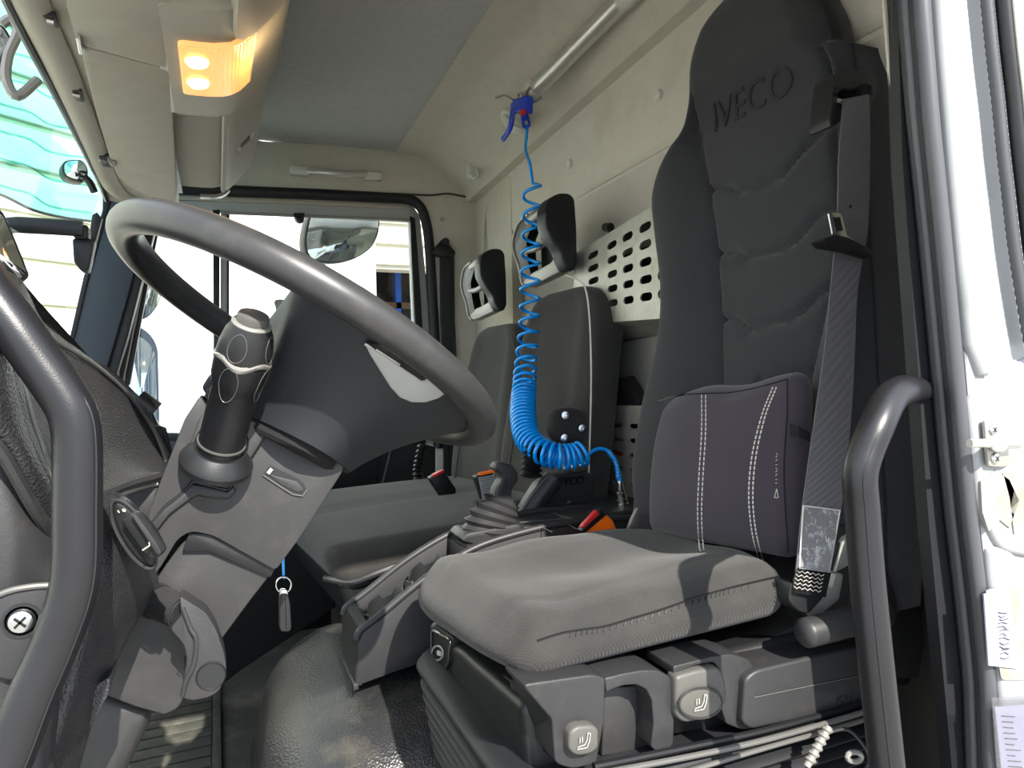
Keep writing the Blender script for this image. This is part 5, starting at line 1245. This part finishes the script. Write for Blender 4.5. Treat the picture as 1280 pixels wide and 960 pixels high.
low = [(232, 660, 4), (262, 664, 6), (346, 706, 4), (372, 672, 4), (346, 708, 3), (312, 752, 3), (275, 802, 4), (222, 886, 5), (206, 894, 4), (170, 884, 3), (120, 868, 3), (150, 800, 3), (196, 720, 3)]
low = [(236, 668, 4), (262, 666, 6), (342, 706, 4), (340, 716, 3), (312, 752, 3), (275, 802, 4), (222, 886, 5), (206, 894, 4), (170, 884, 3), (112, 862, 3), (150, 800, 3), (196, 720, 3)]
obj('lower_sleeve', slab(rnd(low, 4), YC+.012, (0, .11, 0), .016, 3), 'colplast', col)
obj('sleeve_recess', slab([(236, 666), (262, 668), (344, 711), (338, 722), (262, 690), (228, 690)], YC+.006, (0, .01, 0), .001), 'black', col)
obj('column_tube', slab([(108, 862), (190, 888), (186, 910), (150, 985), (30, 985)], YC+.03, (0, .09, 0), .018, 3), 'colplast', col)
# column stalk
stk = thing('column_stalk', 'black wiper and indicator stalk with knurled collar and grey button cap', 'stalk', ony(275, 575, .77))
sa, sb_ = ony(272, 572, .785), ony(313, 412, .715); sd = (sb_-sa); SL = sd.length; sd.normalize()
su = sd.orthogonal().normalized()
f1 = obj('barrel', lathe([(.0, .0), (.0225, .0), (.0225, .05), (.0222, .084), (.0235, .088), (.0260, .100), (.0268, .118), (.0, .118)], sa, sd, 40), 'black', stk, 30)
obj('ring_gap', lathe([(.0238, .052*0+.018), (.0238, .020), (.0, .021)], sa, sd, 40), 'dkmetal', stk)
S = []; N = 48
for h, r_, w_ in [(.117, .0268, 1), (.1205, .0278, 1), (.1225, .0270, 1)]:
    S.append([sa+sd*(h+.0035*cos(4*2*pi*j/N+.8))+(su*cos(2*pi*j/N)+sd.cross(su)*sin(2*pi*j/N))*r_ for j in range(N)])
obj('scalloped_ring', loft(S), 'silver', stk)
obj('cap_barrel', lathe([(.0262, .120), (.0255, .132), (.0225, .147), (.0195, .153), (.0185, .156), (.0, .156)], sa, sd, 40), 'plastd', stk, 30)
obj('cap_rim', lathe([(.0186, .153), (.0188, .1565), (.0175, .158), (.0, .158)], sa, sd, 40), 'silver', stk)
obj('cap_button', lathe([(.0148, .156), (.0150, .1635), (.0140, .166), (.0105, .1675), (0, .1678)], sa, sd, 36), 'paddle', stk, 30)
pn_ = (-CF-sd*(-CF).dot(sd)).normalized(); side = sd.cross(pn_)
for an in (.1, 1.6):
    dn = (pn_*cos(an)+side*sin(an)); tn = sd.cross(dn)
    for h0, h1 in ((.078, .117), (.123, .151)):
        hc = (h0+h1)/2; hh = (h1-h0)/2
        P_ = [sa+sd*(hc+hh*sin(t))+(dn*cos(.36*cos(t))+tn*sin(.36*cos(t)))*(tab([(.078, .0230), (.088, .0238), (.100, .0263), (.118, .0271), (.123, .0264), (.132, .0258), (.147, .0229), (.153, .02)], hc+hh*sin(t))[0]) for t in [2*pi*k/20 for k in range(20)]]
        obj('grip_oval', tube(P_, .0004, 5, closed=True), 'dkmetal', stk)
bt = [(243, 548, 8), (252, 534, 6), (300, 540, 6), (312, 546, 8), (311, 562, 8), (294, 590, 8), (278, 594, 8), (248, 580, 8), (241, 564, 8)]
obj('boot', slab(rnd(bt, 6), .782, (0, .03, 0), .010, 3), 'plastd', stk)
obj('boot_disc', lathe([(.036, -.006), (.0365, 0), (.034, .005), (.0255, .014), (.0, .014)], sa-sd*.004, sd, 36), 'plastd', stk, 30)
# steering column adjusting lever
al = thing('column_lever', 'dusty grey scoop-shaped column adjusting lever under the shroud', 'lever', ony(235, 870, .76))
obj('pivot_barrel', cyl(ony(197, 752, .79), ony(229, 766, .765), .0165, seg=24, bev=.002), 'plast', al)
obj('pivot_collar', cyl(ony(190, 748, .80), ony(199, 754, .79), .0178, seg=24, bev=.002), 'plastd', al)
pts_ = [(224, 745, 5), (236, 752, 6), (258, 766, 8), (270, 786, 8), (280, 815, 8), (284, 838, 10), (276, 862, 12), (262, 872, 8), (240, 876, 5), (226, 872, 4), (229, 850, 5), (234, 826, 6), (230, 806, 8), (212, 786, 6), (226, 770, 4)]
obj('paddle', slab(rnd(pts_, 5), .745, (0, .030, 0), .007, 3), 'plast', al)
obj('front_ridge', tube(ppath([(228, 760, .744), (238, 786, .742), (245, 800, .741), (242, 830, .741), (232, 852, .741), (228, 870, .743)], 5), .0022, 8), 'plast', al)
obj('round_inset', lathe([(.014, 0), (.013, .0015), (.0125, .001), (0, .001)], ony(264, 845, .744), (0, -1, 0), 24), 'plastd', al)
obj('triangle_mark', tube([ony(a, b, .79) for a, b in [(222, 830), (231, 820), (231, 839)]], .0008, 5, closed=True), 'black', al)
# key fob on blue strap
kf = thing('key_fob', 'black key fob on a split ring and blue strap hanging below the column', 'key', ony(356, 790, .95))
YK = .95
obj('strap', ribbon([ony(352, 680, YK), ony(352, 700, YK), ony(353, 722, YK)], [ony(355, 680, YK), ony(355.5, 700, YK), ony(356, 724, YK)], .002), 'hose', kf)
obj('split_ring', tube([ony(354.5+9.5*cos(t), 731+10*sin(t), YK+.003*sin(t)) for t in [k*pi/14 for k in range(28)]], .0011, 6, closed=True), 'chrome', kf)
obj('shackle', slab(rnd([(350, 737), (359, 737), (361, 746), (349, 746)], 3), YK-.003, (0, .008, 0), .002), 'chrome', kf)
obj('fob_body', slab(rnd([(350, 742, 3), (360, 742, 3), (363, 756, 6), (364.5, 786, 3), (362, 790, 3), (352, 790, 3), (349.5, 786, 3), (349, 756, 6)], 4), YK-.004, (0, .010, 0), .004, 3), 'plastd', kf)
obj('fob_seam', tube([ony(357, 748, YK-.0045), ony(357.5, 786, YK-.0045)], .0006, 5), 'black', kf)
# ================================================================== DASHBOARD
db = thing('dashboard', 'black leather-grained dashboard with instrument hood at the left', 'dashboard', (-.3, 1.1, -1.0))
def relief(px, Y0, Yc, m, name, par=db, n=10, th=.02, bulge=0):
    """panel from a 2D grid of control pixels rows[i][j]=(px,py,Y)"""
    rows = [[ony(*q) for q in r_] for r_ in px]
    R2 = [cat(r_, 5) for r_ in rows]; C2 = [cat([r_[j] for r_ in R2], 5) for j in range(len(R2[0]))]
    secs = [[C2[j][i] for j in range(len(C2))] for i in range(len(C2[0]))]
    bm = sheet(secs, (0, th, 0)); return obj(name, bm, m, par, 60)
# instrument hood side: concave leather shell
relief([[(-20, 352, .74), (60, 422, .86), (128, 466, .95), (163, 498, 1.0), (192, 540, 1.02), (211, 582, 1.0)],
        [(-30, 430, .70), (50, 480, .80), (105, 520, .86), (140, 545, .90), (168, 570, .93), (203, 604, .94)],
        [(-40, 520, .66), (30, 560, .70), (90, 590, .76), (124, 600, .80), (160, 598, .84), (199, 594, .88)],
        [(-40, 640, .64), (30, 640, .66), (80, 650, .70), (120, 622, .76), (160, 609, .82), (198, 598, .86)]], 0, 0, 'leather', 'hood_side')
obj('hood_edge', tube(ppath([(-20, 350, .735), (20, 380, .78), (60, 420, .855), (96, 442, .90), (128, 464, .945), (163, 496, .995), (192, 538, 1.015), (209, 578, .995)], 5), .0025, 8), 'dkmetal', db)
relief([[(-30, 330, .90), (20, 345, .96), (50, 400, 1.0), (96, 436, 1.06), (130, 462, 1.12), (150, 478, 1.18), (172, 500, 1.2), (200, 545, 1.2)],
        [(-30, 372, .76), (20, 385, .80), (58, 422, .88), (96, 445, .94), (128, 467, .98), (148, 484, 1.0), (164, 500, 1.02), (194, 545, 1.04)],
        [(-30, 460, .76), (20, 470, .80), (58, 480, .88), (96, 500, .94), (128, 520, .98), (148, 530, 1.0), (164, 540, 1.02), (194, 560, 1.04)]], 0, 0, 'leathd', 'hood_top')
obj('hood_shadow', slab(rnd([(-40, 330), (0, 338), (20, 362), (24, 385), (60, 420), (60, 440), (-40, 420)], 4), .92, (0, .10, 0), .008), 'black', db)  # black slab standing in for the shadow of the instrument hood
obj('instrument_rim', tube(ppath([(106, 452, 1.06), (128, 462, 1.06), (146, 476, 1.06), (162, 492, 1.06), (172, 502, 1.05), (186, 520, 1.04), (196, 545, 1.03), (210, 572, 1.02)], 5), .006, 8), 'plast', db)
obj('instrument_bezel', slab([(126, 462), (146, 474), (172, 500), (196, 528), (212, 566), (206, 586), (190, 560), (160, 500)], 1.09, (0, .03, 0), .004), 'plastd', db)
vt = obj('air_vent_knob', tube([ony(168, 502, 1.05), ony(190, 518, 1.05)], .019, 18), 'black', db)
for k in range(6):
    obj('knob_rib', tube([ony(166+k*4.3, 497+k*3.4, 1.028), ony(169+k*4.3, 508+k*3.4, 1.026)], .0012, 6), 'plastd', vt)
# air vent openings beside the column
for P_ in ([(172, 528), (184, 531), (198, 534), (208, 572), (200, 578)], [(198, 533), (204, 536), (212, 566), (209, 574)]):
    obj('vent_frame', tube([ony(a, b, 1.03) for a, b in P_], .0035, 8, closed=True), 'plast', db)
    obj('vent_cavity', slab(P_, 1.05, (0, .02, 0)), 'boxin', db)
# ledge under the hood
obj('hood_ledge', tube(ppath([(118, 622, .758), (134, 616, .78), (160, 606, .82), (196, 596, .86)], 4), .006, 8), 'leather', db)
obj('shelf_panel', slab([(146, 620), (196, 602), (200, 610), (190, 646), (182, 690), (150, 660)], .86, (0, .03, 0), .003), 'plast', db)
obj('shelf_edge', tube(ppath([(148, 620, .856), (172, 611, .858), (198, 604, .858)], 3), .0025, 8), 'silver', db)
# left padded roll in front of the handle
relief([[(-40, 400, .55), (0, 432, .58), (12, 445, .60), (22, 470, .63)],
        [(-40, 470, .55), (0, 500, .575), (24, 520, .60), (42, 540, .64)],
        [(-40, 510, .55), (0, 534, .575), (44, 590, .60), (72, 625, .64)],
        [(-40, 540, .56), (0, 562, .585), (44, 640, .61), (74, 680, .65)]], 0, 0, 'leather', 'padded_roll')
obj('roll_piping', tube(ppath([(-10, 425, .575), (8, 438, .59), (22, 470, .625), (42, 540, .635), (72, 622, .64), (110, 700, .65)], 5), .0022, 8), 'dkmetal', db)
obj('roll_edge', tube(ppath([(-20, 548, .575), (0, 562, .58), (44, 638, .605), (74, 680, .64)], 5), .0045, 8), 'plast', db)
# lower side panel and knee panel
relief([[(-40, 545, .60), (10, 560, .61), (44, 620, .62), (76, 670, .63)], [(-40, 650, .60), (10, 660, .60), (44, 680, .61), (76, 700, .63)], [(-40, 790, .60), (10, 780, .60), (44, 770, .61), (76, 760, .62)],
        [(-40, 1000, .60), (10, 1000, .60), (44, 1000, .60), (60, 1000, .61)]], 0, 0, 'plast', 'side_panel')
relief([[(60, 640, .70), (112, 622, .70), (150, 622, .74), (182, 660, .80), (200, 690, .84)],
        [(56, 720, .68), (112, 690, .67), (150, 690, .69), (182, 715, .75), (196, 735, .80)],
        [(60, 800, .66), (104, 770, .65), (136, 760, .68), (160, 765, .72), (176, 770, .76)],
        [(50, 880, .64), (88, 860, .64), (108, 850, .66), (122, 850, .70), (132, 852, .72)],
        [(40, 1000, .62), (56, 980, .62), (66, 980, .64), (80, 985, .66), (90, 990, .68)]], 0, 0, 'leather', 'knee_panel')
obj('knee_return', slab([(150, 752), (180, 736), (178, 748), (156, 800), (136, 850), (120, 868), (112, 860)], .765, (0, .03, 0), .003), 'black', db)
obj('knee_edge', tube(ppath([(178, 738, .762), (166, 770, .757), (150, 808, .75), (130, 848, .745), (120, 866, .74)], 5), .0035, 8), 'plast', db)
obj('lower_trim_step', slab(rnd([(110, 860), (138, 846), (136, 868), (110, 915), (96, 960), (70, 1000), (60, 990)], 6), .70, (0, .05, 0), .010), 'leather', db)
# rotary light switch
rsw = thing('light_switch', 'oval black rotary light switch on the knee panel beside the column', 'switch', ony(170, 735, .70))
pc_ = plane3(ony(142, 630, .690), ony(195, 735, .735), ony(160, 720, .672))
def el(cx, cy, a, b, th, n=28): return [(cx+a*cos(t)*cos(th)-b*sin(t)*sin(th), cy+a*cos(t)*sin(th)+b*sin(t)*cos(th)) for t in [2*pi*k/n for k in range(n)]]
pn0 = (ony(168, 670, .665), V((-.25, -1, -.05)).normalized())
obj('switch_plate', prism([at(x, y, pn0) for x, y in el(167, 668, 48, 17, radians(60))], (0, .03, 0), .004), 'plastd', rsw)
obj('plate_rim', tube([at(x, y, pn0) for x, y in el(167, 668, 48.5, 17.5, radians(60))], .0015, 6, closed=True), 'plast', rsw)
pn1 = (pn0[0]-V((.003, .012, 0)), pn0[1])
obj('knob_grip', prism([at(x, y, pn1) for x, y in rnd([(150, 650, 3), (162, 641, 5), (172, 644, 6), (190, 665, 8), (203, 690, 6), (200, 696, 5), (186, 700, 5), (178, 690, 5)], 5)], (.003, .016, 0), .004, 3), 'plastd', rsw)
obj('grip_ridge', prism([at(x, y, (pn1[0]-V((.002, .008, 0)), pn1[1])) for x, y in rnd([(162, 641), (171, 644), (196, 680), (202, 692), (196, 694), (180, 668)], 4)], (.003, .012, 0), .003), 'plast', rsw)
obj('switch_mark', join(tube([at(a, b, (pn0[0]-V((0, .002, 0)), pn0[1])) for a, b in [(147, 638), (149, 641)]], .0006, 4), tube([at(a, b, (pn0[0]-V((0, .002, 0)), pn0[1])) for a, b in el(155, 638, 2, 1.5, .5, 10)], .0005, 4, closed=True), tube([at(a, b, (pn1[0]-V((.002, .009, 0)), pn1[1])) for a, b in [(178, 688), (187, 682), (186, 678)]], .0006, 4)), 'icon', rsw)
# front grab handle
fh = thing('door_side_grab_handle', 'thick black bent grab handle crossing the left foreground', 'handle', ony(20, 955, .58))
fp_ = [(-40, 318, .60), (-12, 366, .585), (20, 410, .58), (50, 452, .578), (78, 492, .576), (92, 520, .575), (97, 560, .575), (97, 640, .575), (96, 705, .575), (88, 752, .575), (66, 812, .575), (40, 872, .573), (14, 940, .57), (-16, 1010, .565)]
gp = ppath(fp_, 6)
obj('handle_tube', tube(gp, .0158, 20), 'handle', fh, 80)
obj('mould_line', tube([p+V((.0125, -.0098, 0)) for p in gp], .0011, 6), 'plastd', fh)
fo = obj('handle_foot', slab(rnd([(-30, 760, 10), (10, 740, 16), (70, 730, 4), (72, 742, 4), (60, 800, 6), (30, 848, 12), (10, 852, 12), (-30, 836, 8)], 8), .590, (0, .02, 0), .007, 3), 'plast', fh)
obj('foot_rim', tube(cat([ony(a, b, .589) for a, b in [(-20, 752), (10, 739), (40, 733), (70, 731)]], 5), .0022, 8), 'dkmetal', fo)
obj('screw_well', lathe([(.0125, 0), (.0125, .001), (.0105, .001), (.0100, 0)], ony(27, 776, .590), (0, -1, 0), 26), 'plastd', fo)
screw(ony(27, 776, .589), (0, -1, 0), .0088, fh)
# black sheet standing in for the dark depth of the footwell
tag(obj('footwell_dark', slab([(200, 560), (400, 600), (420, 760), (300, 840), (262, 870), (180, 870)], 2.3, (0, .04, 0), .01), 'boxin'), 'black sheet added for the dark of the passenger footwell behind the column', 'panel')
